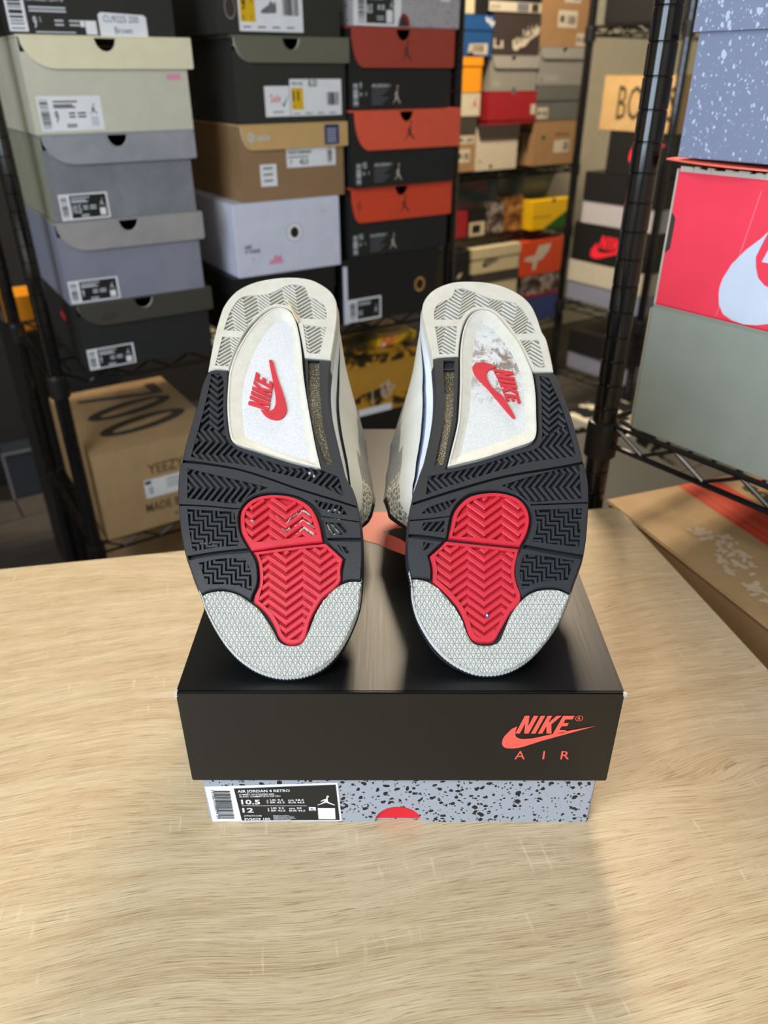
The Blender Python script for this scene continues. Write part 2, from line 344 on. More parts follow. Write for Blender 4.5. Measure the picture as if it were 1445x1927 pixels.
class Dec:
    """flat print: rectangles, outlines, lettering laid on a face. M maps (x, y, lift) of the face into the thing's space"""
    def __init__(s, fn, lift=.0003): s.mb = MB(); s.fn = fn; s.k = lift; s.layer = 0; s.ps = [(None, s.mb)]
    def part(s, name): s.mb = MB(); s.ps.append((name, s.mb)); s.layer = 0; return s
    def up(s): s.layer += 1; return s
    def z(s): return s.k + s.layer * .00022
    def poly(s, pts, mat):
        if len(pts) == 4 or len(pts) == 3: s.mb.add([s.fn(x, y, s.z()) for x, y in pts], [tuple(range(len(pts)))], mat)
        else: s.mb.plate(pts, [], None, s.z(), mat, s.fn)
        return s
    def rect(s, x, y, w, h, mat): return s.poly([(x, y), (x + w, y), (x + w, y + h), (x, y + h)], mat)
    def disc(s, x, y, r_, mat, n=20, ry=None, inner=0):
        o = [(x + r_ * math.cos(2 * math.pi * i / n), y + (ry or r_) * math.sin(2 * math.pi * i / n)) for i in range(n)]
        if inner: s.mb.plate(o, [[(x + (a - x) * inner, y + (b - y) * inner) for a, b in o]], None, s.z(), mat, s.fn)
        else: s.poly(o, mat)
        return s
    def text(s, txt, x, y, h, mat, w=None, bold=0.0, rot=0, shear=0):
        vs_, fs, tw = glyphs(txt, bold); sx = h if w is None else w / tw
        ca, sa = math.cos(R(rot)), math.sin(R(rot)); P_ = []
        for a, b in vs_:
            b *= h; a = a * sx * (1 if w is not None else .72) + b * shear
            P_.append(s.fn(x + a * ca - b * sa, y + a * sa + b * ca, s.z()))
        s.mb.add(P_, fs, mat); return s
    def shape(s, pts, x, y, w, h, mat, rot=0, shear=0):
        ca, sa = math.cos(R(rot)), math.sin(R(rot))
        return s.poly([(x + (a * w + b * h * shear) * ca - b * h * sa, y + (a * w + b * h * shear) * sa + b * h * ca) for a, b in pts], mat)
    def nike(s, x, y, w, h, mat, rot=0, shear=.26):
        for g_ in NIKE: s.shape(g_, x, y, w, h, mat, rot, shear)
        return s
    def jumpman(s, x, y, w, h, mat):
        s.shape(JUMP, x, y, w, h, mat); s.disc(x + .62 * w, y + .97 * h, .05 * w + .03 * h, mat, 10); return s
    def bars(s, x, y, w, h, mat, n=14, vert=True, seed=1):
        rnd = random.Random(seed); L = w if vert else h; p = 0
        cuts = []
        while p < L:
            a = L / n * rnd.choice((.25, .5, .8)); cuts.append((p, a)); p += a + L / n * rnd.choice((.25, .4, .7))
        for p, a in cuts:
            a = min(a, L - p)
            s.rect(x + p, y, a, h, mat) if vert else s.rect(x, y + p, w, a, mat)
        return s
    def build(s, name, parent, label=None):
        o = None
        for n_, mb in s.ps:
            if mb.v: o = mb.build(n_ or name, parent, label=label)
        return o
def front(x, y, l): return (x, -l, y)
def frontf(off): return lambda x, y, l: (x, -off - l, y)
def topf(H): return lambda x, y, l: (x, y, H + l)
def leftf(x, y, l): return (-l, x, y)
# ------------------------------------------------------------------ the room
CEIL = 1.62
def wallbox(name, s0, s1, t0, t1, z0, z1, mat='wall_paint'):
    M = Matrix((EXB, EYB, Vector((0, 0, 1)))).transposed().to_4x4(); M.translation = ROOM0
    o = MB().box((s0, t0, z0), (s1, t1, z1), mat).build(name, matrix=M); tag(o, kind='structure'); return o
S0, S1, T0, T1 = -3.25, 1.75, -3.75, .62
wallbox('wall_back', S0 - .12, S1 + .1, T1, T1 + .1, FL - .06, CEIL)
wallbox('wall_right', S1, S1 + .1, T0, T1, FL - .06, CEIL)
wallbox('wall_front', S0 - .12, S1 + .1, T0 - .1, T0, FL - .06, CEIL)
wallbox('ceiling', S0 - .12, S1 + .1, T0 - .1, T1 + .1, CEIL, CEIL + .08, 'ceiling_paint')
RM = Matrix((EXB, EYB, Vector((0, 0, 1)))).transposed().to_4x4(); RM.translation = ROOM0
wl = MB(); wz0, wz1, wt0, wt1 = WIN_Z - .62, WIN_Z + .62, WIN_T - .72, WIN_T + .72
wl.box((S0 - .12, T0, FL - .06), (S0, T1, wz0), 'wall_paint').box((S0 - .12, T0, wz1), (S0, T1, CEIL), 'wall_paint')
wl.box((S0 - .12, T0, wz0), (S0, wt0, wz1), 'wall_paint').box((S0 - .12, wt1, wz0), (S0, T1, wz1), 'wall_paint')
tag(wl.build('wall_left', matrix=RM), kind='structure')
win = empty('window_1', RM @ Matrix.Translation((S0 - .06, WIN_T, wz0)), kind='structure')
f = MB()
for a, b in (((-.03, -.72, 0), (.03, -.67, 1.24)), ((-.03, .67, 0), (.03, .72, 1.24)), ((-.03, -.67, 0), (.03, .67, .05)), ((-.03, -.67, 1.19), (.03, .67, 1.24)), ((-.02, -.02, .05), (.02, .02, 1.19)), ((-.02, -.67, .60), (.02, .67, .63))):
    f.box(a, b, 'window_white')
f.build('window_frame', win)
MB().box((-.004, -.67, .05), (-.001, .67, 1.19), 'window_glass').build('pane', win)
MB().box((.03, -.78, -.03), (.12, .78, 0), 'window_white').build('sill', win)
# plank floor: a sub floor and every plank its own piece
fl = wallbox('floor', S0, S1, T0, T1, FL - .06, FL - .008, 'plastic_black')
pm = {}
for j in range(33):
    t_ = T0 + .004 + j * .132
    if t_ > T1 - .13: break
    off = (j * .47) % 1.25
    s_ = S0 + .004 - off
    while s_ < S1:
        a, b = max(s_, S0 + .004), min(s_ + 1.246, S1 - .004)
        if b - a > .05:
            key = round(b - a, 2)
            if key not in pm:
                mb_ = MB().box((0, 0, 0), (b - a, .1295, .008), 'floor_wood', .0012); o = mb_.build('plank', fl); pm[key] = o.data
            else:
                o = bpy.data.objects.new('plank', pm[key]); COL.objects.link(o); o.parent = fl
            o.matrix_local = Matrix.Translation((a, t_, FL - .008))
        s_ += 1.25
def ceiling_lamp(p, label):
    L_ = empty('ceiling_light', Matrix.Translation((p.x, p.y, CEIL)), label, 'lamp', 'round ceiling lamps')
    MB().lathe([(.27, -.03), (.275, -.015), (.27, 0)], 'window_white', 32).build('base', L_, smooth=False)
    MB().lathe([(.01, -.056), (.12, -.054), (.20, -.048), (.25, -.038), (.26, -.0305)], 'lamp_glow', 32).build('diffuser', L_, smooth=True)
ceiling_lamp(Vector((LAMP.x, LAMP.y, 0)), 'round warm ceiling lamp above the shelves at the back')
ceiling_lamp(Vector((FILL_LAMP.x, FILL_LAMP.y, 0)), 'added round fill lamp above the near end of the table')

# ------------------------------------------------------------------ table
TM = Matrix.Translation((.248, .702, 0)) @ Matrix.Rotation(R(10.7), 4, 'Z')
tb = empty('desk', TM @ Matrix.Translation((-.62, -.3, FL)), 'oak laminate desk with rounded corners under the black shoe box', 'table')
TL = lambda: Matrix.Translation((.62, .3, -FL))
def rrect(x0, y0, x1, y1, r_, n=6):
    o = []
    for cx_, cy_, a0 in ((x1 - r_, y1 - r_, 0), (x0 + r_, y1 - r_, 90), (x0 + r_, y0 + r_, 180), (x1 - r_, y0 + r_, 270)):
        for i in range(n + 1): a = R(a0 + 90 * i / n); o.append((cx_ + r_ * math.cos(a), cy_ + r_ * math.sin(a)))
    return o
MB().plate(rrect(-1.24, -.60, .004, .003, .012), [], -.026, 0, 'oak_laminate', lambda x, y, w: (x, y, w)).build('table_top', tb, TL())
for sx in (-1.17, -.06):
    for sy in (-.54, -.06):
        MB().box((sx - .02, sy - .02, FL), (sx + .02, sy + .02, -.0262), 'steel_black', .002).build('leg', tb, TL())
MB().box((-1.15, -.075, -.075), (-.08, -.05, -.0262), 'steel_black', .001).build('apron', tb, TL())

# ------------------------------------------------------------------ wire shelving
def wire_shelf(F, s0, s1, t0, t1, decks, z1, label, rr=.0127, grooved=False, zfoot=FL, fine=True):
    root = empty('wire_shelf', F.mat(s0, t0, zfoot), label, 'shelf', 'black wire shelving units')
    W, D = s1 - s0, t1 - t0
    post = MB(); pr = []
    z = 0; H = z1 - zfoot
    pr.append((rr * .9, 0))
    while z < H - .03:
        pr += [(rr, z + .001), (rr, z + .0242), (rr * .93, z + .0246), (rr * .93, z + .0252)]; z += .0254
    pr.append((rr, H))
    post.lathe(pr, 'pole_steel', 28 if grooved else 14)
    first = None
    for x in (0, W):
        for y in (0, D):
            if first is None: first = post.build('post', root, Matrix.Translation((x, y, 0)), smooth=True)
            else:
                o = bpy.data.objects.new('post', first.data); COL.objects.link(o); o.parent = root; o.matrix_local = Matrix.Translation((x, y, 0))
    for zd in decks:
        h = zd - zfoot; g = .003
        for x in (0, W):
            for y in (0, D):
                col = MB().lathe([(rr + .0045, -.042), (rr + .0045, -.008), (rr + .0035, -.002), (rr + .001, -.0015)], 'plastic_black', 20)
                col.build('sleeve', root, Matrix.Translation((x, y, h)))
        e = rr + .004
        sides = [((e, 0), (W - e, 0)), ((e, D), (W - e, D)), ((0, e), (0, D - e)), ((W, e), (W, D - e))]
        for (a, b) in sides:
            A_ = Vector((a[0], a[1], h - g - .0005)); B_ = Vector((b[0], b[1], h - g - .0005)); dn = Vector((0, 0, -.0235))
            MB().tube(A_, B_, .0030, 'steel_black', 8).build('rail', root)
            MB().tube(A_ + dn, B_ + dn, .0030, 'steel_black', 8).build('rail', root)
            L_ = (B_ - A_).length; n = max(2, round(L_ / .072)); zz = MB(); pts = []
            for i in range(n * 2 + 1):
                p = A_.lerp(B_, i / (n * 2)); pts.append(p + (dn * .9 if i % 2 else dn * .08))
            zz.path(pts, .0022, 'steel_black', 6); zz.build('truss', root)
        dk = MB(); nx = int(W / .0255)
        for i in range(1, nx):
            x = W * i / nx; dk.tube((x, .002, h - g + .0008), (x, D - .002, h - g + .0008), .0018, 'steel_black', 5, False)
        for y in (D * .25, D * .5, D * .75): dk.tube((e, y, h - g - .0045), (W - e, y, h - g - .0045), .003, 'steel_black', 6, False)
        tag(dk.build('wire_deck', root), kind='stuff')
    return root
FA = Frame(-.52, 1.245, 57); FB = Frame(.515, 2.927, 56); FC = Frame(.633, 2.726, 143); FD = Frame(.238, .754, 143.5)
wire_shelf(FA, -.043, .803, .022, .40, (-.0385, -.384), .80, 'black wire shelving unit holding three stacks of shoe boxes on the left')
wire_shelf(FB, -.64, .27, .03, .39, (.118, -.102, -.45), .80, 'black wire shelving unit furthest back with many small looking boxes')
wire_shelf(FC, 0, .343, 0, .90, (.535, -.293, -.536), .90, 'black wire shelving unit seen end on in front of the beige wall')
wire_shelf(FD, 0, .90, 0, .356, (.0825, .555), .74, 'nearest black wire shelving unit, big grooved post beside the desk', grooved=True)

# ------------------------------------------------------------------ shoe boxes
def flip_box(F, s0, s1, z0, z1, label, group, body, lid, fh, t=-.0, D=.33, cr=.045, notch=(.5, .017), over=.010, deco=None, side=None, lidlab=None, yaw=0, edge='edge', flapdeco=None, skew=0):
    """hinged-lid shoe box: open tray, lid plate with a front flap that has a sweeping left corner and a thumb notch"""
    W, H = s1 - s0, z1 - z0; side = side or body
    root = empty('shoe_box', F.mat(s0, t, z0, yaw), label, 'box', group)
    b = MB(); th = .0016; fz = H - notch[1] - .004
    b.box((0, 0, 0), (W, D, .0015), body)
    b.box((0, 0, .0015), (W, th, fz), body)
    b.box((0, D - th, .0015), (W, D, H - .0035), body)
    b.box((0, th, .0015), (th, D - th, H - .0035), side); b.box((W - th, th, .0015), (W, D - th, H - .0035), side)
    tray = b.build('tray', root)
    l = MB(); l.box((-.001, -.0045, H - .003), (W + over, D + .001, H), lid, .0006)
    xr = W + over; pts = []
    n = 10
    for i in range(n + 1):
        a = math.pi / 2 * i / n; pts.append((.003 + cr * (1 - math.cos(a)), H - .0028 - (fh - .003) * math.sin(a)))
    pts += [(xr - .002, H - fh), (xr, H - fh + .002), (xr, H - .0028)]
    cx_ = W * notch[0]; rr_ = notch[1]
    if rr_ > 0.001:
        for i in range(13):
            a = math.pi * i / 12; pts.append((cx_ + rr_ * .92 * math.cos(a), H - .0028 - rr_ * math.sin(a)))
    l.plate(pts, [], -.0012, .0045 - .0012, lid, lambda x, y, w: (x, -.0012 - w, y), side=edge)
    l.box((xr - .0015, -.001, H - fh * .92), (xr, D * .8, H - .003), edge if over > .006 else lid)
    lido = l.build('lid', root, label=lidlab)
    if deco:
        d = Dec(frontf(0)); deco(d, W, H); d.build('print', tray)
    if flapdeco:
        d = Dec(frontf(.0046)); flapdeco(d, W, H); d.build('print', lido)
    return root
def lift_box(F, s0, s1, z0, z1, label, group, body, lid, lh, t=0, D=.33, deco=None, liddeco=None, yaw=0, o=.0022, sidelid=None, topdeco=None, name='shoe_box'):
    W, H = s1 - s0, z1 - z0
    root = empty(name, F.mat(s0, t, z0, yaw), label, 'box', group)
    bo = MB().box((0, 0, 0), (W, D, H - .003), body, .0008).build('body', root)
    l = MB(); l.box((-o, -o, H - .0025), (W + o, D + o, H), lid, .0008)
    l.box((-o, -o, H - lh), (W + o, -.0006, H - .0026), lid); l.box((-o, D + .0006, H - lh), (W + o, D + o, H - .0026), lid)
    l.box((-o, -.0005, H - lh), (-.0006, D + .0005, H - .0026), lid); l.box((W + .0006, -.0005, H - lh), (W + o, D + .0005, H - .0026), lid)
    lo = l.build('lid', root)
    if deco: d = Dec(frontf(0)); deco(d, W, H); d.build('print', bo)
    if liddeco: d = Dec(frontf(o)); liddeco(d, W, H); d.build('print', lo)
    return root
def carton(F, s0, s1, z0, z1, label, group, mat, t=0, D=.33, deco=None, yaw=0, name='shoe_box', topdeco=None, leftdeco=None, seam=None, flap=None):
    """plain board box: body with folded edges and a seam line, optional flap tongue"""
    W, H = s1 - s0, z1 - z0
    root = empty(name, F.mat(s0, t, z0, yaw), label, 'box', group)
    bo = MB().box((0, 0, 0), (W, D, H - .0016), mat, .0015).build('body', root)
    l = MB().box((.0006, .0006, H - .0015), (W - .0006, D - .0006, H), mat, .0005); l.box((.02, -.0008, H - .026), (W - .02, .0002, H - .0016), mat) if flap else None
    lo = l.build('top_flap', root)
    if deco: d = Dec(frontf(.0009 if flap else 0)); deco(d, W, H); d.build('print', bo)
    if topdeco: d = Dec(topf(H)); topdeco(d, W, D); d.build('top_print', lo)
    if leftdeco: d = Dec(lambda x, y, l_: (-l_, D - x, y)); leftdeco(d, D, H); d.build('side_print', bo)
    return root

# ---- prints
def nlabel(d, x, y, w, h, size='9', dark=True, two=False, jump=True, round_=False):
    d.rect(x, y, w, h, 'white'); d.up()
    d.bars(x + w * .03, y + h * .08, w * .13, h * .84, 'bar', 16, False)
    if dark: d.rect(x + w * .21, y + h * .06, w * .75, h * .88, 'black'); d.up()
    tc = 'text_grey' if dark else 'bar'
    for i, (a, b, ww) in enumerate(((.24, .82, .38), (.24, .72, .30), (.24, .66, .34))): d.rect(x + w * a, y + h * b, w * ww, h * .045, tc)
    d.text(size, x + w * .24, y + h * .26, h * .32, tc, bold=.02)
    for r_ in (.38, .48): d.rect(x + w * .46, y + h * r_, w * .10, h * .05, tc); d.rect(x + w * .60, y + h * r_, w * .13, h * .05, tc)
    for r_ in (.10, .16): d.rect(x + w * .40, y + h * r_, w * .16, h * .035, tc)
    if jump: d.jumpman(x + w * .80, y + h * .46, w * .12, h * .30, tc)
    d.rect(x + w * .80, y + h * .12, w * .12, h * .28, 'white' if dark else 'text_grey')
def d_af1(d, W, H):
    d.rect(.0, .003, .025, .10, 'white'); d.up(); d.bars(.003, .006, .018, .08, 'bar', 14, False); d.up()
    d.text('AIR FORCE 1 LOW SP', .028, .040, .0065, 'text_grey', w=.052, bold=.02)
    for y in (.031, .027): d.rect(.030, y, .050, .0022, 'text_grey')
    d.text('9', .033, .008, .0135, 'text_grey', bold=.03); d.text('5', .042, .015, .006, 'text_grey', bold=.02)
    for y in (.016, .011): d.rect(.062, y, .012, .002, 'text_grey'); d.rect(.082, y, .014, .002, 'text_grey')
    d.rect(.034, .002, .055, .0016, 'text_grey'); d.rect(.104, .001, .016, .017, 'white'); d.rect(.097, .010, .006, .008, 'white')
    d.part('sticker'); d.poly([(.124, .0), (.124, .026), (.128, .029), (.191, .027), (.195, .024), (.195, -.001)], 'white'); d.up()
    d.text('CU9225 200', .131, .017, .0085, 'blue2', w=.052); d.text('Brown', .146, .003, .0085, 'blue2', w=.026)
def d_cream(d, W, H):
    nlabel(d, .010, .004, .092, .046, '9', False); d.part('price_sticker'); d.rect(W - .034, .070, .022, .008, 'pink')
def d_gr2(d, W, H): nlabel(d, .010, .002, .075, .038, '10.5', True)
def d_gr3(d, W, H): nlabel(d, .003, .002, .080, .036, '9')
def d_bk4(d, W, H): nlabel(d, .004, .001, .080, .036, '9')
GL = 'shoe boxes in the left stack'; GM = 'shoe boxes in the middle stack'; GR = 'shoe boxes in the right stack of the left shelf'
F = FA; Z = -.0380
carton(F, -.002, .237, .4565, .58, 'black shoe box with white handwritten sticker, topmost of left stack', GL, 'ash_board', deco=d_af1)
def fd(): pass
flip_box(F, .003, .247, .3295, .4560, 'cream shoe box with pale yellow lid and white size label', GL, 'cream_board', 'cream_lid', .042, deco=d_cream, side='cream_board', t=-.002)
flip_box(F, .006, .236, .2055, .3290, 'mottled concrete grey shoe box directly under the cream one', GL, 'concrete_board', 'concrete_lid', .042, deco=d_gr2, side='cream_side')
flip_box(F, .000, .231, .0775, .2050, 'lilac grey shoe box with taupe lid, label at its lower left corner', GL, 'lilac_grey_board', 'taupe_lid', .044, deco=d_gr3, side='grey_blue', t=-.003, yaw=-1)
r = flip_box(F, .007, .234, -.0380, .0770, 'black shoe box at the bottom of left stack with soot grey lid', GL, 'matte_black', 'soot_lid', .040, deco=d_bk4, t=0.0,
         flapdeco=lambda d, W, H: d.nike(.040, H - .030, .022, .010, 'ink').shape(SWOOSH, .036, H - .034, .034, .010, 'ink'))
d = Dec(leftf); d.poly([(.10, .072), (.13, .078), (.14, .068), (.11, .062)], 'red_label'); d.build('side_print', r)

def d_col2top(d, W, H):
    d.disc(.026, .038, .0125, 'brown_black', 24, .019); d.up(); d.disc(.026, .036, .009, 'edge', 24, .015, .94); d.part('size_label'); d.rect(.040, .005, .115, .08, 'white'); d.up()
    d.rect(.043, .018, .026, .042, 'sun_yellow'); d.up(); d.text('9', .046, .034, .018, 'black', bold=.03); d.text('EUR 43', .061, .054, .005, 'black', w=.010, rot=-90); d.text('8.5', .046, .021, .006, 'black'); d.text('9', .061, .021, .006, 'black')
    d.text('IMG. ID.NO.', .043, .067, .008, 'bar', w=.032, bold=.02)
    d.poly([(.078, .032), (.083, .036), (.094, .042), (.097, .048), (.102, .043), (.106, .047), (.107, .036), (.106, .031), (.090, .030), (.081, .030)], 'label_grey'); d.bars(.118, .028, .030, .028, 'bar', 16)
    for i in range(4): d.rect(.046 + i * .026, .010, .014, .002, 'label_grey')
carton(F, .304, .531, .4620, .58, 'dark olive box with round hole and yellow nine label, topmost of middle stack', GM, 'dark_olive_board', deco=d_col2top)
def d_11(d, W, H):
    d.rect(.100, .010, .102, .056, 'white'); d.up(); d.text('MSG. NO.', .104, .057, .005, 'bar', w=.022); d.part('sale_sticker'); d.rect(.052, .010, .047, .046, 'white'); d.up(); d.text('Sale', .062, .032, .012, 'red_label', w=.020); d.poly([(.084, .030), (.087, .024), (.098, .044), (.087, .029)], 'navy'); d.rect(.066, .016, .020, .002, 'label_grey')
    d.mb = d.ps[0][1]; d.rect(.103, .020, .022, .033, 'sun_yellow'); d.up(); d.text('11', .105, .034, .014, 'black', w=.012, bold=.03); d.text('5', .107, .022, .006, 'black'); d.text('K.O', .137, .055, .010, 'black', w=.016, bold=.03)
    d.bars(.172, .026, .024, .020, 'bar', 14); d.text('MSG. NO.', .104, .057, .005, 'bar', w=.022);
    for i in range(4): d.rect(.104 + i * .024, .013, .014, .0016, 'label_grey')
flip_box(F, .327, .538, .3335, .4615, 'charcoal shoe box with olive lid and yellow eleven label', GM, 'dark_olive_board', 'olive_lid', .038, deco=d_11, cr=.03, over=.007)
def d_as(d, W, H):
    d.rect(.034, .024, .032, .036, 'white'); d.up()
    for y in (.052, .042, .032): d.rect(.040, y, .018, .003, 'label_grey')
    d.part('size_label'); d.rect(.087, .052, .100, .038, 'white'); d.up()
    d.text('SKU. P0001', .090, .082, .0055, 'bar', w=.030, bold=.02); d.text('WIDE FIT 4E MIDNIGHT', .090, .074, .005, 'bar', w=.048, bold=.03); d.rect(.090, .068, .04, .002, 'label_grey')
    d.text('9', .094, .057, .008, 'bar', bold=.03); d.text('42.5', .112, .057, .008, 'bar', w=.018, bold=.03); d.bars(.170, .056, .010, .028, 'bar', 12, False)
def d_asl(d, W, H):
    d.rect(W * .80, H - .036, .030, .032, 'navy'); d.up()
    for i in range(6): d.rect(W * .80 + .005, H - .030 + i * .004 - .002, .019, .0014, 'text_grey')
    d.part('logo'); d.disc(.020, H - .020, .007, 'edge', 20, .008, .62); d.poly([(.016, H - .026), (.020, H - .030), (.024, H - .018), (.020, H - .016)], 'edge'); d.text('asics', .031, H - .025, .011, 'edge', w=.024, bold=.03)
flip_box(F, .326, .530, .2100, .3330, 'tan brown shoe box with gold lid and white labels', GM, 'asics_body', 'gold_lid', .040, deco=d_as, flapdeco=d_asl, cr=.018, notch=(.55, .0), over=.008, side='kraft_dark')
def d_wh(d, W, H):
    d.disc(.118, .070, .0165, 'white', 32); d.up(); d.disc(.118, .070, .0085, 'black', 24, .0095); d.disc(.118, .070, .0165, 'label_grey', 32, .0168, .95)
    d.part('size_label'); d.rect(.012, .012, .082, .044, 'lilac_white'); d.up(); d.text('NIKE', .016, .050, .006, 'bar', w=.014, bold=.03); d.text('ST CHARGE', .016, .042, .006, 'bar', w=.030, bold=.03); d.text('9', .030, .028, .006, 'bar')
    d.poly([(.060, .018), (.064, .024), (.072, .028), (.076, .036), (.080, .030), (.086, .034), (.090, .024), (.090, .018)], 'pink'); d.part('logo'); d.shape(SWOOSH, W - .040, .100, .030, .010, 'text_grey')
carton(F, .300, .516, .0830, .2095, 'white shoe box with round pull hole and pink shoe picture', GM, 'lilac_white', deco=d_wh, t=-.004)
lift_box(F, .290, .500, -.0380, .0825, 'black shoe box with red corner strip under the white one', GM, 'black', 'black', .04, deco=lambda d, W, H: d.rect(.012, .02, .004, .09, 'red_label'))

def d_sp(d, W, H):
    d.poly([(.002, .001), (.002, .058), (.094, .058), (.102, .050), (.102, .010), (.094, .001)], 'white'); d.up(); d.bars(.012, .006, .013, .048, 'bar', 12, False)
    d.rect(.028, .005, .058, .052, 'dark_olive_board'); d.up(); d.text('8.5', .029, .020, .012, 'text_grey', w=.012, bold=.03); d.jumpman(.076, .026, .010, .014, 'text_grey'); d.rect(.070, .006, .013, .019, 'white')
    for y in (.050, .040): d.rect(.030, y, .034, .002, 'text_grey')
    for y in (.010, .014): d.rect(.050, y, .015, .0016, 'text_grey'); d.rect(.052, y + .015, .005, .003, 'text_grey'); d.rect(.060, y + .015, .006, .003, 'text_grey')
    d.part('thumb_hole'); d.poly([(.108 + .013 * math.cos(a), .002 + .019 * math.sin(a)) for a in [math.pi * i / 12 for i in range(13)]], 'crimson'); d.up(); d.poly([(.106 + .008 * math.cos(a), .002 + .015 * math.sin(a)) for a in [math.pi * i / 12 for i in range(13)]], 'brown_black')
    d.part('sticker'); d.rect(.188, .042, .022, .020, 'white')
carton(F, .555, .789, .4790, .58, 'pale cement print shoe box, topmost of the stack with red lids', GR, 'pale_cement_board', deco=d_sp)
def d_j(size, tag_=False):
    def g(d, W, H):
        d.bars(.006, .006, .010, .036, 'text_grey' if not tag_ else 'tan_white', 12, False, 3); d.text(size, .020, .034, .010, 'text_grey', bold=.03); d.text('43', .020, .022, .006, 'text_grey', bold=.03); d.text('9', .032, .022, .006, 'text_grey', bold=.03)
        d.text('AIR JORDAN 1', .045, .036, .005, 'text_grey', w=.040, bold=.02)
        for i in range(6): d.rect(.045, .031 - i * .0045, .036 - (i % 3) * .006, .0014, 'label_grey')
        d.jumpman(.092, .008, .016, .030, 'tan_white')
    return g
def d_jf(mat, ox=0):
    return lambda d, W, H: d.jumpman(W * .48 + ox, H - .052, .022, .032, mat)
flip_box(F, .548, .772, .3500, .4785, 'black shoe box with dull rust red lid under the cement print box', GR, 'matte_black', 'rust_lid', .062, deco=d_j('9'), flapdeco=d_jf('brown_black'), cr=.024, over=.004, edge='rust_lid', t=0)
flip_box(F, .543, .776, .2200, .3495, 'black shoe box with bright orange lid jutting past the shelf post', GR, 'matte_black', 'orange_lid', .066, deco=d_j('9.5'), flapdeco=d_jf('brown_black'), cr=.030, over=.010, edge='orange_lid', t=-.014)
flip_box(F, .541, .776, .0905, .2195, 'black shoe box with scuffed vermilion lid, lowest of the red lidded ones', GR, 'matte_black', 'vermilion_lid', .064, deco=d_j('9.5'),
         flapdeco=lambda d, W, H: (d_jf('brown_black')(d, W, H), d.poly([(.012, H - .030), (.020, H - .022), (.024, H - .034), (.018, H - .046)], 'rust_lid')), cr=.018, over=.006, edge='vermilion_lid', t=0)
def d_ring(d, W, H):
    d.rect(0, 0, .010, H - .004, 'lilac_white'); d.part('size_label'); d.rect(.0102, .002, .080, .046, 'white'); d.up(); d.bars(.014, .006, .014, .038, 'bar', 10, False); d.rect(.032, .006, .054, .038, 'black'); d.up(); d.text('9.5', .034, .014, .010, 'text_grey', w=.010, bold=.03); d.jumpman(.072, .014, .010, .018, 'text_grey')
    for y in (.038, .034): d.rect(.034, y, .030, .002, 'text_grey')
    d.part('pull_ring'); d.disc(.188, .058, .0135, 'brass', 28, .0155, .68)
lift_box(F, .520, .752, -.0380, .0900, 'black shoe box with brass ring pull behind the shoes', GR, 'black', 'black', .012, deco=d_ring, t=-.002, D=.32)

# lower deck of the left shelf
def t700(d, W, D):
    d.poly([(.198, D - .034), (.222, D - .034), (.222, D - .106), (.196, D - .106), (.046, D - .074), (.046, D - .058), (.198, D - .088)], 'ink')
    for yc in (D - .155, D - .245):
        el = lambda rx, ry: [(.132 + rx * math.cos(a) + .0 * math.sin(a), yc + ry * math.sin(a) + .018 * math.cos(a)) for a in [i * math.pi / 20 for i in range(40)]]
        d.mb.plate(el(.092, .036), [el(.066, .014)], None, d.z(), 'ink', d.fn)
def f700(d, W, H):
    d.text('YEEZY 700', .098, .118, .021, 'text_brown', w=.115, bold=.01); d.rect(.086, .068, .10, .040, 'white'); d.up(); d.text('12', .094, .078, .013, 'bar', bold=.03); d.rect(.088, .098, .012, .007, 'bar')
    for y in (.098, .090, .083): d.rect(.130, y, .042, .002, 'label_grey')
    d.text('MADE BY ADIDAS', .082, .038, .019, 'text_brown', w=.155, bold=.01); d.poly([(.136, .018), (.144, .018), (.140, .026)], 'text_brown')
carton(F, -.018, .232, -.3835, -.200, 'brown cardboard shoe box with big black 700 on top', 'boxes on the lower deck of the left shelf', 'kraft', deco=f700, topdeco=t700, D=.35, t=.012)
def d_yel(d, W, H):
    d.poly([(0, 0), (.10, 0), (.15, .006), (W, .008), (W, .05), (.16, .046), (.12, .058), (.06, .050), (.03, .036), (0, .030)], 'camo_print'); d.up()
    rnd = random.Random(3)
    for i in range(26):
        a = rnd.random() * 6.28; q = .018 * rnd.random() ** .5; d.disc(.128 + q * math.cos(a) * 1.0, .052 + q * 1.2 * math.sin(a), .004, 'leaf_print', 7)
    d.rect(.086, .022, .003, .034, 'tan_white'); d.rect(.050, -.0, .088, .016, 'white')
lift_box(F, .500, .712, -.2500, -.120, 'yellow camouflage print shoe box seen between the two shoes', 'boxes on the lower deck of the left shelf', 'camo_yellow', 'camo_print', .016, deco=d_yel, D=.33, t=.0)
o = carton(F, .515, .740, -.1195, -.100, 'flat yellow flame print mailer lying on the camouflage box', 'boxes on the lower deck of the left shelf', 'flame_print', D=.26, t=.04, yaw=3, name='mailer_box')
lift_box(F, .490, .715, -.3835, -.2505, 'black shoe box under the yellow camouflage one', 'boxes on the lower deck of the left shelf', 'black', 'black', .03, D=.33, t=.004)
carton(F, .262, .470, -.3835, -.270, 'plain black shoe box on the lower deck behind the left shoe', 'boxes on the lower deck of the left shelf', 'black', D=.33, t=.01)
lift_box(F, -.005, .225, FL + .002, FL + .125, 'black shoe box on the floor under the 700 box', 'boxes on the floor under the left shelf', 'matte_black', 'matte_black', .04, D=.33, t=.05)
carton(F, -.005, .215, FL + .1255, FL + .215, 'small kraft box on the black box near the desk edge', 'boxes on the floor under the left shelf', 'kraft', D=.30, t=.06)
lift_box(F, .30, .53, FL + .002, FL + .125, 'black shoe box on the floor behind the desk edge', 'boxes on the floor under the left shelf', 'black', 'black', .04, D=.33, t=.05)
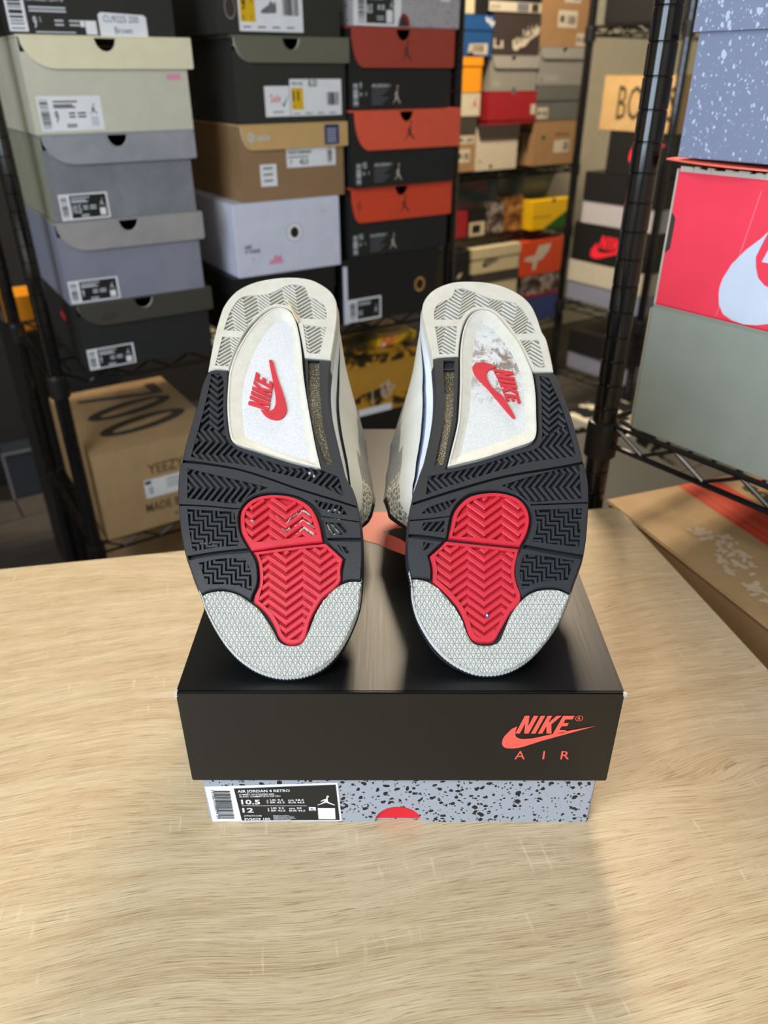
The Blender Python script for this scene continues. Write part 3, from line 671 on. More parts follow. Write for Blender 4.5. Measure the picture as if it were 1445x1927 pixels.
# behind the left post
carton(F, -.048, .16, FL + .001, -.0785, 'tall black carton on the floor behind the left shelf', 'loose boxes behind the left shelf', 'matte_black', t=.45, D=.22, name='tall_carton')
carton(F, -.042, .022, -.0780, -.003, 'small amber box showing left of the left shelf post', 'loose boxes behind the left shelf', 'amber', t=.46, D=.10, name='small_box')

# ------------------------------------------------------------------ furthest shelf
GB = 'shoe boxes on the furthest shelf'; F = FB
def d_lab(*rs):
    def g(d, W, H):
        for x, y, w, h in rs:
            d.part('size_label'); d.rect(x, y, w, h, 'tan_white'); d.up(); d.rect(x + w * .12, y + h * .3, w * .2, h * .4, 'ink'); d.bars(x + w * .45, y + h * .2, w * .45, h * .5, 'ink', 8)
    return g
carton(F, -.345, -.285, .567, .66, 'pale cream box at the top left of the furthest shelf', GB, 'cream2')
carton(F, -.283, -.233, .567, .66, 'narrow black box between cream and white banded boxes up top', GB, 'black')
carton(F, -.228, -.006, .576, .66, 'black box with a white band along its bottom edge, topmost row', GB, 'black', deco=lambda d, W, H: (d.rect(0, .002, W, .026, 'tan_white'), d.up(), d.text('AIR MAX', .008, .008, .010, 'ink', w=.04), d.rect(.118, .004, .050, .022, 'label_grey'), d.rect(.180, .004, .03, .022, 'brown_black')))
carton(F, .002, .238, .4865, .66, 'tall kraft box with three white labels at the top right of furthest shelf', GB, 'kraft_dark', deco=d_lab((.095, .125, .075, .036), (.072, .055, .090, .048), (.168, .004, .052, .036)))
def d_tre(d, W, H):
    for a in (-38, 0, 38): d.shape([(.5 + .28 * math.cos(t_), .5 + .5 * math.sin(t_)) for t_ in [i * math.pi / 6 for i in range(12)]], W - .020 + .009 * math.sin(R(a)), H - .026, .016, .020, 'text_grey', rot=-a)
lift_box(F, -.335, -.208, .455, .5665, 'blue shoe box with white trefoil on the furthest shelf', GB, 'royal_blue', 'royal_blue', .040, deco=lambda d, W, H: (d.poly([(.030, .008), (.036, .034), (.110, .036), (.110, .006)], 'tan_white'), d.up(), d.bars(.04, .012, .06, .02, 'ink', 10)), liddeco=d_tre)
def d_stk(d, W, H):
    d.poly([(.005, .020), (.005, .046), (.012, .046), (.012, .026), (.036, .024), (.034, .040), (.044, .040), (.046, .020)], 'tan_white')
    d.poly([(.084, .040), (.088, .018), (.104, .012), (.118, .022), (.140, .026), (.160, .044), (.196, .060), (.205, .084), (.192, .074), (.186, .090), (.176, .066), (.166, .086), (.158, .062), (.148, .082), (.140, .056), (.128, .074), (.120, .046), (.100, .050)], 'tan_white'); d.up()
    d.text('STACK', .098, .030, .026, 'brown_black', w=.085, bold=.03, rot=20)
carton(F, -.205, .000, .4600, .5755, 'brown black box with torn white lettering on the furthest shelf', GB, 'brown_black', deco=d_stk)
def d_am(d, W, H): d.shape(SWOOSH, -.05, .030, .075, .030, 'black', rot=8); d.disc(.042, H - .002, .016, 'black', 18)
lift_box(F, -.335, -.243, .3560, .4545, 'amber orange shoe box with black swoosh on the furthest shelf', GB, 'amber', 'amber', .024, liddeco=None, deco=d_am)
flip_box(F, -.205, -.002, .3590, .4595, 'warm grey flip lid shoe box above the crimson box', GB, 'grey_board', 'grey_lid', .036, cr=.02, over=.004, notch=(.46, .012), deco=lambda d, W, H: d.rect(.01, .012, .035, .018, 'grey_lid'), edge='grey_lid')
flip_box(F, .004, .235, .3750, .4860, 'warm grey flip lid shoe box beside the tall kraft box base', GB, 'grey_board', 'grey_lid', .034, cr=.02, over=.004, notch=(.5, .013), deco=lambda d, W, H: (d.rect(.004, .010, .095, .020, 'grey_lid'), d.up(), d.text('NIKE', .010, .014, .008, 'ink', w=.016)), edge='grey_lid')
carton(F, -.330, -.242, .2880, .3555, 'white shoe box with small red jumping figure on the furthest shelf', GB, 'tan_white', deco=lambda d, W, H: d.jumpman(.052, .022, .026, .032, 'rust_lid'))
carton(F, -.330, -.2535, .2360, .2875, 'slim brown grey box on the furthest shelf', GB, 'ink')
lift_box(F, -.208, .004, .2605, .3585, 'crimson shoe box in the middle of the furthest shelf', GB, 'crimson', 'crimson', .085, liddeco=lambda d, W, H: (d.disc(.106, H, .011, 'inside_grey', 16), d.rect(W - .022, H - .07, .022, .030, 'tan_white')), deco=None)
lift_box(F, .0115, .222, .2670, .3745, 'slate grey lidded shoe box right of the crimson one', GB, 'slate_board', 'slate_board', .046, deco=d_lab((.004, .006, .052, .034)))
carton(F, -.330, -.252, .1220, .2355, 'kraft box with stacked white labels at the left of furthest shelf', GB, 'kraft_dark', deco=d_lab((.0, .086, .07, .024), (.0, .030, .055, .040)))
flip_box(F, -.250, -.064, .1220, .2600, 'white speckled shoe box with brown black lid on the furthest shelf', GB, 'tan_white', 'brown_black', .040, cr=.02, over=.002, notch=(.58, .0), edge='brown_black', deco=lambda d, W, H: (d.poly([(.06, .012), (.07, .02), (.078, .012), (.068, .004)], 'ink'), d.disc(.02, .03, .004, 'ink', 8)))
def d_tst(d, W, H): d.rect(.036, .085, .018, .012, 'green'); d.rect(.10, .040, .078, .040, 'tan_white'); d.up(); d.bars(.145, .046, .026, .028, 'ink', 8); d.text('YEEZY BOOST', .102, .094, .010, 'text_brown', w=.07)
carton(F, .012, .240, .1220, .2665, 'kraft box with large dark letters on its side and a green sticker', GB, 'kraft_dark', deco=d_tst, D=.33, t=.0, leftdeco=lambda d, D_, H: d.text('BOOST', .06, .045, .075, 'ink', w=.26))
# bag and glossy bin on the middle deck
def bin_(F, s, t, z, rx, ry, h, mat, name, label, cat):
    M = F.mat(s, t, z); b = MB(); n = 28
    pr = [(0.80, 0), (.86, .01), (.93, h * .5), (1, h - .012), (1.03, h - .010), (1.03, h)]
    vs_ = []; fs = []
    for rr_, zz in pr:
        for i in range(n):
            a = 2 * math.pi * i / n; c_, s_ = math.cos(a), math.sin(a); e = .55
            vs_.append((rx * rr_ * math.copysign(abs(c_) ** e, c_), ry * rr_ * math.copysign(abs(s_) ** e, s_), zz))
    for k in range(len(pr) - 1):
        for i in range(n): fs.append((k * n + i, k * n + (i + 1) % n, (k + 1) * n + (i + 1) % n, (k + 1) * n + i))
    fs.append(tuple(range(n))[::-1]); b.add(vs_, fs, mat)
    r_ = empty(name, M, label, cat); b.build('body', r_, smooth=True)
    l = MB(); l.box((-rx * .94, -ry * .94, h - .006), (rx * .94, ry * .94, h + .002), mat, .004); l.build('lid', r_)
    return r_
F = FB
gM = Matrix.Translation((.247, 3.030, -.0960)) @ Matrix.Rotation(R(-9), 4, 'Z') @ Matrix.Rotation(R(-9), 4, 'X')
gc = empty('display_case', gM, 'glossy display case leaning back, window glare put into its grey blue colour', 'case')
MB().box((0, 0, .001), (.170, .03, .195), 'glare_tone', .002).build('body', gc)  # grey blue body colour stands in for a reflected window
cm = MB()
for a, b_ in (((-.003, -.003, 0), (.006, .033, .20)), ((.166, -.003, 0), (.173, .033, .20)), ((.006, -.003, .190), (.166, .033, .20))): cm.box(a, b_, 'case_grey', .001)
cm.build('frame', gc)
bin_(F, .134, .20, .005, .106, .14, .085, 'case_grey', 'storage_tub', 'dark blue grey tub above the yellow and green box', 'tub')
carton(F, -.335, -.240, -.0975, -.010, 'dull red box at the left of the deck under the tubs', GB, 'crimson', t=.036, D=.04)
GS = 'boxes on the second deck of the furthest shelf'
carton(F, .038, .250, -.0985, .002, 'yellow box with green diagonal corner under the dark tub', GB, 'sun_yellow', D=.32, deco=lambda d, W, H: (d.poly([(.060, 0), (.082, .012), (.212, .074), (.212, 0)], 'green'), d.disc(.104, H - .001, .012, 'black', 3), d.up(), d.rect(0, .044, .10, .0016, 'ink')))
carton(F, -.232, -.155, -.0975, -.010, 'small black and cream box in front of the glossy tub', GB, 'black', t=.036, D=.04, deco=lambda d, W, H: (d.rect(.0, .0, .072, .048, 'cream2'), d.up(), d.rect(.014, .010, .038, .028, 'black')))
carton(F, -.150, -.072, -.0975, .010, 'black and white picture box in front of the glossy tub', GB, 'collage_print', t=.036, D=.04)
carton(F, -.068, .020, -.0975, .020, 'brown picture print box left of the yellow and green box', GB, 'rust_print', t=.036, D=.04)
# third deck (standing on the lowest wires)
lift_box(F, -.360, -.250, -.4450, -.300, 'charcoal box at the foot of the black white logo box', GB, 'inside_grey', 'matte_black', .05)
carton(F, -.360, -.250, -.2995, -.136, 'black box with a small white mark left of the cream shoe box', GB, 'black', deco=lambda d, W, H: d.poly([(.048, .070), (.062, .086), (.078, .092), (.066, .074)], 'tan_white'))
lift_box(F, -.235, -.012, -.3450, -.2250, 'cream shoe box with grey brown lid, second up in its stack', GB, 'cream2', 'ink', .034)
lift_box(F, -.240, -.010, -.2245, -.1350, 'cream shoe box with dark printed logo under the picture boxes', GB, 'cream2', 'cream2', .036, deco=lambda d, W, H: (d.nike(.062, .034, .056, .022, 'ink'), d.shape(SWOOSH, .050, .020, .090, .026, 'ink')))
carton(F, -.235, -.012, -.4450, -.3455, 'brown black box at the bottom of the cream stack', GB, 'brown_black')
def d_or(d, W, H): d.poly([(.012, .060), (.030, .072), (.070, .074), (.085, .108), (.150, .112), (.140, .086), (.108, .056), (.085, .050), (.078, .020), (.060, .020), (.062, .048)], 'tan_white')
carton(F, .002, .236, -.2640, -.1380, 'orange shoe box with large pale swoosh shapes at the lower right', GB, 'orange2', deco=d_or)
carton(F, .015, .225, -.3480, -.2645, 'dark picture print box with red base strip under the orange one', GB, 'collage_print', deco=lambda d, W, H: d.rect(0, 0, W, .010, 'crimson'))
carton(F, .010, .230, -.4450, -.3485, 'dull blue shoe box at the bottom of the right stack', GB, 'blue2')

# ------------------------------------------------------------------ end-on shelf at the right
GC = 'boxes on the end on shelf'; F = FC
carton(F, .030, .330, .5365, .70, 'big black box on the top deck of the end on shelf', GC, 'black', t=.018, D=.33)
def d_boos(d, W, H): d.text('BOO', .060, .032, .093, 'text_brown', w=.150, bold=.004); d.text('S', .236, .032, .093, 'text_brown', w=.040, bold=.004)
carton(F, .062, .345, .2525, .404, 'kraft box with large letters in front of the beige wall', GC, 'kraft_light', deco=d_boos, t=.018, D=.34)
carton(F, .108, .330, .1300, .2520, 'black shoe box with red swoosh partly hidden by the big post', GC, 'black', deco=lambda d, W, H: d.shape(SWOOSH, .086, .036, .140, .054, 'hot_red', rot=4), t=.018)
lift_box(F, .036, .338, -.0290, .1295, 'shoe box with black lid over white speckled body', GC, 'white_speck_board', 'black', .088, t=.018)
def d_nk(d, W, H): d.nike(.112, .052, .110, .042, 'hot_red', shear=.3); d.shape(SWOOSH, .083, .018, .190, .052, 'hot_red')
carton(F, .010, .335, -.1540, -.0295, 'black shoe box with red logo, left of the big post', GC, 'black', deco=d_nk, t=.018)
lift_box(F, .010, .330, -.2895, -.1545, 'white lidded blue grey box on the wires of the end on shelf', GC, 'grey_blue', 'tan_white', .070, t=.018)
lift_box(F, .050, .320, -.5330, -.395, 'black lidded box with pale body on the low deck of end on shelf', GC, 'grey_blue', 'black', .078, t=.018)
Fb = Frame(.585, 2.34, 143)
carton(Fb, 0, .26, FL + .001, FL + .17, 'black box with white blotches low on the floor beside the right shoe', 'boxes on the floor by the end on shelf', 'blob_print', D=.25)

# ------------------------------------------------------------------ near right shelf
GD = 'boxes on the near right shelf'; F = FD

r = carton(F, .033, .335, .0830, .2130, 'plain sage grey box on the wires at the right', GD, 'sage_board', t=.001, D=.33)
MB().box((-.0016, -.0002, .002), (-.0002, .012, .126), 'board_edge', .0004).build('edge_fold', r, label='worn beige folded edge')

# red box: body, torn top edge, side slot, swoosh print
W, H, D = .300, .122, .33
r = empty('shoe_box', F.mat(.036, .002, .2135), 'worn red shoe box with big white swoosh and torn top edge', 'box', GD)
b = MB(); b.box((0, 0, 0), (W, .0016, H - .003), 'nike_red_board').box((0, D - .002, 0), (W, D, H - .004), 'nike_red_board').box((0, .0016, 0), (.0018, D - .002, H - .004), 'torn_card').box((W - .002, .0016, 0), (W, D - .002, H - .004), 'nike_red_board').box((0, 0, -.0004), (W, D, .001), 'nike_red_board')
b.build('body', r)
MB().box((-.0022, -.0004, 0), (-.0003, .010, H - .003), 'torn_card', .0004).build('edge_fold', r, label='pale bare cardboard edge')
rnd = random.Random(5); t_ = MB(); x = .002
while x < W - .004:
    w_ = rnd.uniform(.002, .007); h_ = rnd.uniform(.0006, .0028); t_.box((x, -.0006 - rnd.random() * .0012, H - .0052), (x + w_, .0022, H - .0030 + h_), 'torn_card'); x += w_ * .92
tag(t_.build('torn_edge', r, label='pale torn cardboard edge'), kind='stuff')
MB().box((.0, .004, H - .0040), (W, D, H - .0024), 'crimson').build('inner_flap', r)
def curlflap():
    m_ = MB(); n = 14; P_ = []
    for i in range(n + 1):
        a = i / n; x_ = -.010 + .17 * a; z_ = H + .0052 - .0042 * a
        P_ += [(x_, -.012 * math.sin(math.pi * min(1, a * 1.3 + .15)) - .002, z_), (x_, .10, z_ + .0006)]
    m_.add(P_, [(2 * i, 2 * i + 2, 2 * i + 3, 2 * i + 1) for i in range(n)], 'coral_top')
    m_.add([(a, b_, c_ - .0014) for a, b_, c_ in P_], [(2 * i, 2 * i + 1, 2 * i + 3, 2 * i + 2) for i in range(n)], 'torn_card')
    k = n
    for i in range(n): m_.add([P_[2 * i], P_[2 * i + 2], (P_[2 * i + 2][0], P_[2 * i + 2][1], P_[2 * i + 2][2] - .0014), (P_[2 * i][0], P_[2 * i][1], P_[2 * i][2] - .0014)], [(0, 1, 2, 3)], 'coral_top')
    return m_
curlflap().build('lid_flap', r, label='bent coral inner lid flap')
sw = [(.130, .293), (.125, .2865), (.114, .2755), (.104, .262), (.0985, .2485), (.0975, .241), (.098, .235), (.1005, .226), (.106, .219), (.1155, .2155), (.127, .2145), (.139, .2165), (.155, .222), (.190, .236), (.262, .262), (.200, .252), (.165, .247), (.150, .2465), (.143, .2485), (.137, .250), (.130, .255), (.126, .263), (.1238, .271), (.1258, .279), (.1278, .286)]
d = Dec(frontf(0)); d.poly([(a - .036, b_ - .2135) for a, b_ in sw], 'pale_blue'); d.up(); d.nike(.094, .0545, .088, .040, 'pale_blue', shear=.3)
d.build('print', r)
d = Dec(frontf(0), .0001); d.poly([(.0790, .1080), (.0798, .1080), (.0740, .0600), (.0640, .002), (.0632, .002), (.0732, .0600)], 'crease'); d.build('crease', r)
d = Dec(frontf(0))
d.poly([(.0048, .052), (.0048, .078), (.0015, .082), (.0002, .082), (.0002, .048), (.0015, .048)], 'brown_black'); d.build('side_slot', r)
# speckled blue grey box, lifted lid
lift_box(F, .037, .340, .3422, .520, 'blue grey box flecked with pale paint at the top right', GD, 'grey_flecked_board', 'grey_flecked_board', .086, t=-.006, D=.33, o=.0035)

# tall carton beside the desk
M = Matrix.Translation((.257, .757, FL)) @ Matrix.Rotation(R(-160 + 90), 4, 'Z')
bk = empty('storage_crate', Matrix.Translation((.287, .812, FL + .001)) @ Matrix.Rotation(R(20), 4, 'Z'), 'dark crate behind the striped carton under the near shelf', 'crate')
MB().box((0, 0, 0), (.215, .30, .615), 'matte_black', .006).build('body', bk)
MB().box((.004, .004, .6155), (.211, .296, .632), 'dark_olive_board', .003).build('lid', bk)
ct = empty('moving_carton', M, 'tall kraft carton with orange red stripe beside the desk', 'box')
TOPZ = -.020 - FL; CW, CL = .42, .62     # local x runs toward the camera, local y to the right
def ctf(u, v, l): return (v, u, TOPZ + l)
MB().box((0, 0, .001), (CL, CW, TOPZ - .0042), 'kraft_dark', .003).build('body', ct)
mb = MB(); mb.box((-.002, -.0015, TOPZ - .004), (CL + .002, CW, TOPZ), 'kraft', .0015); mb.build('top_panel', ct)
d = Dec(ctf)
d.rect(.098, .0, .056, CL, 'stripe_red'); d.up()
for u in (.106, .116, .119, .134, .1375): d.rect(u, 0, .0007, CL, 'pale_stripe')
d.text('lens', .166, .090, .024, 'ink', w=.062, rot=-90, bold=.03)
d.poly([(.168, .004), (.190, .002), (.186, .012), (.172, .010)], 'red_label'); d.poly([(.194, .022), (.204, .020), (.203, .028), (.195, .030)], 'red_label')
rnd = random.Random(11)
spine = [(.046, .088), (.052, .100), (.060, .112), (.058, .130), (.048, .150), (.040, .170), (.030, .192), (.022, .212)]
for k in range(70):
    q = rnd.random() * (len(spine) - 1.001); i = int(q); f_ = q - i; u = spine[i][0] * (1 - f_) + spine[i + 1][0] * f_; v_ = spine[i][1] * (1 - f_) + spine[i + 1][1] * f_
    wd_ = .004 + .022 * math.sin(math.pi * q / (len(spine) - 1)); u += rnd.uniform(-wd_, wd_) * .8; v_ += rnd.uniform(-.006, .006)
    d.k += .000006; a = rnd.uniform(0, 3.14); L_ = rnd.uniform(.0036, .0070); B_ = L_ * rnd.uniform(.32, .52); pts = []
    for j in range(6):
        b_ = j * math.pi / 3 + rnd.uniform(-.2, .2); x_, y_ = L_ * math.cos(b_), B_ * math.sin(b_); pts.append((u + x_ * math.cos(a) - y_ * math.sin(a), v_ + x_ * math.sin(a) + y_ * math.cos(a)))
    d.poly(pts, 'leaf_print')
d.build('print', ct)
wd_ = empty('dark_backing', FA.mat(-1.30, 1.14, FL), 'tall black block added to darken the space behind the left shelf', 'dark_backing')
MB().box((0, 0, 0), (1.95, .18, 1.9), 'collar_black', .01).build('backing_body', wd_)  # added black block, keeps the background behind the left shelf dark
MB().box((.96, -.004, .05), (1.0, .002, 1.85), 'plastic_black', .001).build('front_strip', wd_)
# small dark case with pale front edges on the floor at the far left
fb = empty('storage_case', Matrix.Translation((-1.160, 2.050, FL + .001)) @ Matrix.Rotation(R(30), 4, 'Z'), 'dark case with pale front edges on the floor at the far left', 'case')
MB().box((0, 0, 0), (.15, .09, .155), 'dark_bin', .004).build('body', fb)
c_ = MB()
for a, b_ in (((-.002, -.004, -.0), (.006, -.0005, .158)), ((.006, -.004, .150), (.15, -.0005, .158))): c_.box(a, b_, 'label_grey', .0006)
c_.build('front_edge', fb)
SOLE_L = {"O":[-0.05265, 0.3051, 0.132],"outline":[(-64.7,200),(-63.7,221),(-63.1,233.7),(-61.6,248.1),(-59.7,258.7),(-54.7,269.6),(-48.3,276.5),(-38.5,282.1),(-24.4,285.6),(-12.1,286.2),(-0.7,284.1),(7.7,279.1),(14.6,272.1),(18.4,263.9),(19.6,255.7),(19.5,242.5),(18.3,227),(16.9,210.1),(15.9,192.5),(16.2,180.8),(17.7,167),(19.9,155.8),(23,141.6),(25.9,128.9),(27.8,121.1),(30.6,114.2),(33.3,109.7),(36,98.7),(37.9,88),(38.9,76.7),(39.3,63.4),(38.9,50.7),(38.4,42.6),(36.8,33.9),(33.6,25.5),(29.7,18),(24.1,10.6),(17,4.8),(8.2,1.2),(-1.3,-0.1),(-9.3,0.5),(-18.9,3.4),(-27.8,8.6),(-35.1,15.2),(-41,22.7),(-46.2,31.1),(-49.4,37.3),(-51.6,42.9),(-55.7,51),(-59.7,60.3),(-63,68.1),(-66.9,80.8),(-70.2,96.1),(-72.6,111),(-73.4,124.3),(-72.6,128.5),(-72,140.9),(-70.3,156.1),(-68,175.3),(-66.8,189.3)],"heel":[(-64.4,200.3),(-63.7,221),(-63.1,233.7),(-61.6,248.1),(-59.7,258.7),(-54.7,269.6),(-48.3,276.5),(-38.5,282.1),(-24.4,285.6),(-12.1,286.2),(-0.7,284.1),(7.7,279.1),(14.6,272.1),(18.4,263.9),(19.6,255.7),(19.5,242.5),(18.3,227),(16.7,210.5),(7.9,211.4),(-0.9,212.3),(-2.7,222),(-5,233.5),(-8.4,246.5),(-13.9,255.5),(-20.6,258.2),(-26.9,256.3),(-34.8,248.2),(-42.2,236.2),(-47.7,218.4),(-50.3,204.8),(-50.7,201.9),(-57.9,202.9)],"shank":[(-49.7,189.2),(-49.8,200),(-46.8,217.2),(-40.6,234.3),(-33.7,246.4),(-26.3,254.3),(-20.4,256.3),(-14.5,253.9),(-9.3,245.2),(-5.9,232.2),(-3.4,217),(-1.3,198.6),(1.1,183.2),(4.9,162.5),(9.5,139.5),(13.2,124.2),(-5.1,129.5),(-27,137.5),(-41.3,143.2),(-44.5,148.3),(-48.4,169.5)],"shank_in":[(-41.6,181),(-41.4,193.9),(-37.2,217.1),(-29.9,236.2),(-23.7,245.9),(-18.4,248.2),(-13.2,244.6),(-10.5,236.1),(-7.7,217),(-4.5,192.6),(-0,169.3),(4.2,147.1),(7.7,128.7),(-5.3,132.6),(-24.6,141.2),(-36.8,148.3),(-38.1,152.7),(-40.8,169.5)],"swoosh":[(-27.2,169.4),(-24.6,165.4),(-20.7,162.4),(-15.2,161.5),(-11.7,164.3),(-10.5,169.4),(-13.2,180.9),(-18.1,195.1),(-22.4,209.6),(-24,210.6),(-24.8,209.6),(-23,201.1),(-21.3,193.9),(-19.8,186.8),(-18.2,178.6),(-18,172.8),(-19.2,169.4),(-21.6,168),(-24.4,168.5)],"nikeq":[(-22.1,168.8),(-20.7,190.9),(-32.6,200.2),(-35.6,173.8)],"ff":[(-64.4,199.1),(-62.5,201.2),(-51.5,201.2),(-50.1,189.2),(-48.9,169.5),(-45.6,150.5),(-43.9,146.2),(-41.2,141.8),(-26.9,136),(-5,127.9),(13.4,122.7),(11.1,133.1),(6.6,154.7),(2.6,175),(1.2,186.7),(-0.9,211),(8,209.9),(16.7,209.2),(15.9,192.5),(16.2,180.8),(17.7,167),(19.9,155.8),(23,141.6),(25.9,128.9),(27.8,121.1),(30.6,114.2),(33.3,109.7),(36,98.7),(37.9,88),(38.9,76.7),(39.3,63.4),(38.7,51.3),(31.8,51.3),(28.1,50),(28.2,56.6),(29.6,63.9),(23.6,70),(18.4,75.7),(16.7,83.3),(14.5,92),(9,99.8),(1.5,104.6),(-5.5,106.8),(-14.2,107.6),(-21.1,106.8),(-27.7,103.9),(-32,99),(-34.1,93.1),(-33.9,86.4),(-32,79.7),(-28.6,73.3),(-24.9,68),(-21.6,61.9),(-20.3,55.1),(-20.4,48.5),(-22.6,42.8),(-23.4,40),(-30.7,44),(-37.4,45.9),(-43.9,45.9),(-49.1,44.7),(-51.5,42.9),(-55.7,51),(-59.7,60.3),(-63,68.1),(-66.9,80.8),(-70.2,96.1),(-72.6,111),(-73.4,124.3),(-72.6,128.5),(-72,140.9),(-70.3,156.1),(-68,175.3),(-66.8,189.3)],"pod_up":[(-32.5,87.3),(-32.9,94.1),(-30.7,99),(-26.8,102.9),(-21,105.3),(-14.1,106),(-5.4,105),(1.6,102.3),(7.8,97.8),(11.5,92),(14.3,84.3),(16.4,74.5),(-5.2,71.9),(-24.5,68.8),(-27.8,74.2),(-31.3,80.7)],"pod_low":[(-23.6,68),(-5.1,70.7),(18.1,73.4),(23.2,68.7),(28.4,63.6),(27.2,56.6),(27.3,50.8),(22.1,45.1),(17.3,41.1),(13.7,35.6),(10.3,28.6),(8,20.3),(5.6,17.3),(2.5,16.4),(-2.4,16.7),(-6.4,19.6),(-9.8,26.4),(-14,32.5),(-19.1,37.2),(-21.6,38.8),(-21.3,42.8),(-19.1,47.6),(-19.1,55.1),(-20.3,61.9),(-22.1,66.2)],"star":[(-51.3,42.6),(-48.6,44.1),(-43.8,45.1),(-37.3,45.1),(-30.7,43.2),(-24.8,39.6),(-19,35.3),(-13.7,28.7),(-9.7,22.6),(-6.2,17.3),(-0.7,15.8),(5.3,16.7),(8.9,21.8),(11.7,28.6),(15.3,36.4),(20.1,42.7),(25.3,47.5),(31.8,50.4),(38.8,50.5),(38.4,42.6),(36.8,33.9),(33.6,25.5),(29.7,18),(24.1,10.6),(17,4.8),(8.2,1.2),(-1.3,-0.1),(-9.3,0.5),(-18.9,3.4),(-27.8,8.6),(-35.1,15.2),(-41,22.7),(-46.2,31.1),(-49.4,37.3)],"pockets":[{"m":"heel","p":[(-57.6,236.2),(-55.9,248.4),(-53.3,258),(-49.6,265.3),(-44.8,268.2),(-37.6,268.7),(-29,270.1),(-22,274.6),(-16.3,278.4),(-10.5,279),(-4.2,277.5),(-2.1,272),(-1.2,267.6),(1.8,266.1),(7,263.6),(9.6,260.7),(12.1,252.9),(12.3,245.8),(2.7,246.3),(-5.2,246.8),(-9,252),(-13.7,257.8),(-19.6,260),(-23.9,260.2),(-28.1,258.1),(-33.5,253.1),(-38.6,246.5),(-43.4,235.2)],"w":1.15,"r":[[(-13.8,278.5),(-10.9,275.7),(-8.1,278.1)],[(-16.6,278.1),(-10.4,272.4),(-4.4,277.4)],[(-18.3,276.8),(-9.8,269),(-3.3,274.5)],[(-30.3,269.7),(-28.6,268.2),(-20,275.6),(-9.3,265.7),(-2.2,271.7)],[(-33,269.4),(-28.1,264.9),(-19.5,272.2),(-8.8,262.4),(-1.7,268.4)],[(6,264),(9.4,260.8)],[(-48.4,265.6),(-46.8,264.1),(-42,268.3)],[(-35.3,268.7),(-27.5,261.6),(-18.9,268.9),(-8.3,259.1),(0.4,266.4),(10.8,256.6)],[(-49.8,264.1),(-46.1,260.8),(-37.7,268.1),(-27.2,258.6)],[(-25.7,259.4),(-18.4,265.6),(-7.8,255.9),(0.9,263),(11.3,253.4),(11.6,253.6)],[(-50.8,262.2),(-45.5,257.5),(-37.1,264.8),(-28.9,257.4)],[(-20.3,260.2),(-17.8,262.3),(-7.2,252.6),(1.4,259.8),(11.8,250.2),(12.1,250.4)],[(-51.8,260.4),(-44.9,254.3),(-36.5,261.5),(-30.6,256.2)],[(-7.7,250.3),(-6.7,249.4),(1.9,256.5),(12.2,247)],[(-52.8,258.6),(-44.3,251.1),(-35.9,258.2),(-32,254.7)],[(-5,247.2),(2.4,253.2),(10.2,246)],[(-53.5,256.5),(-43.6,247.8),(-35.3,254.9),(-33.7,253.5)],[(-1.2,246.7),(2.8,250),(6.9,246.3)],[(-54.4,253.6),(-53.8,254.1),(-43,244.6),(-34.7,251.7)],[(2.7,246.3),(3.3,246.8),(3.9,246.2)],[(-55.8,248.6),(-53.2,250.9),(-42.4,241.5),(-40,243.5)],[(-56.3,244.4),(-52.5,247.7),(-42.1,238.6)],[(-56.9,240.3),(-51.9,244.5),(-42.8,236.6)],[(-57.1,236.4),(-51.2,241.3),(-44.5,235.4)],[(-53.2,235.9),(-50.6,238.2),(-47.7,235.6)]]},
{"m":"heel","p":[(-58,230.7),(-46,229.7),(-48.2,218.8),(-51.6,204.6),(-60.3,205.5)],"w":1.15,"r":[[(-48.8,229.8),(-46.5,227.9)],[(-58.2,227),(-54.4,230.2)],[(-52,230.1),(-46.9,225.6)],[(-58.7,223),(-52.6,228.1),(-47.5,223.7)],[(-58.9,219.2),(-52,225),(-47.9,221.4)],[(-59.4,215.3),(-51.4,221.9),(-48.2,219.2)],[(-59.4,212.8),(-58.8,212.3),(-50.8,218.9),(-48.9,217.3)],[(-59.7,210.6),(-58.1,209.3),(-50.2,215.9),(-49.2,215.1)],[(-60,208.4),(-57.5,206.3),(-49.8,212.6)],[(-54.9,205),(-50.9,208.2)]]},
{"m":"heel","p":[(-3.5,241.6),(12.6,238.7),(8.9,215),(0.6,215.9)],"w":1.15,"r":[[(-2.7,241.3),(-1.2,239.9),(0,240.9)],[(-2.9,238.7),(-0.7,236.7),(3.6,240.2)],[(-2.4,235.6),(-0.2,233.6),(7.1,239.5)],[(9.9,239.1),(12,237.1)],[(-1.9,232.5),(0.3,230.5),(8.8,237.4),(11.8,234.6)],[(-1.4,229.3),(0.7,227.4),(9.2,234.2),(11.4,232.3)],[(-0.9,226.3),(1.2,224.3),(9.7,231.1),(10.9,230)],[(-0.5,223.2),(1.7,221.3),(10.1,228),(10.7,227.5)],[(0,220.1),(2.2,218.2),(10.3,224.7)],[(0.5,217.1),(1.7,216)],[(3.2,215.7),(9.5,220.7)],[(7,215.3),(9.1,216.9)]]},
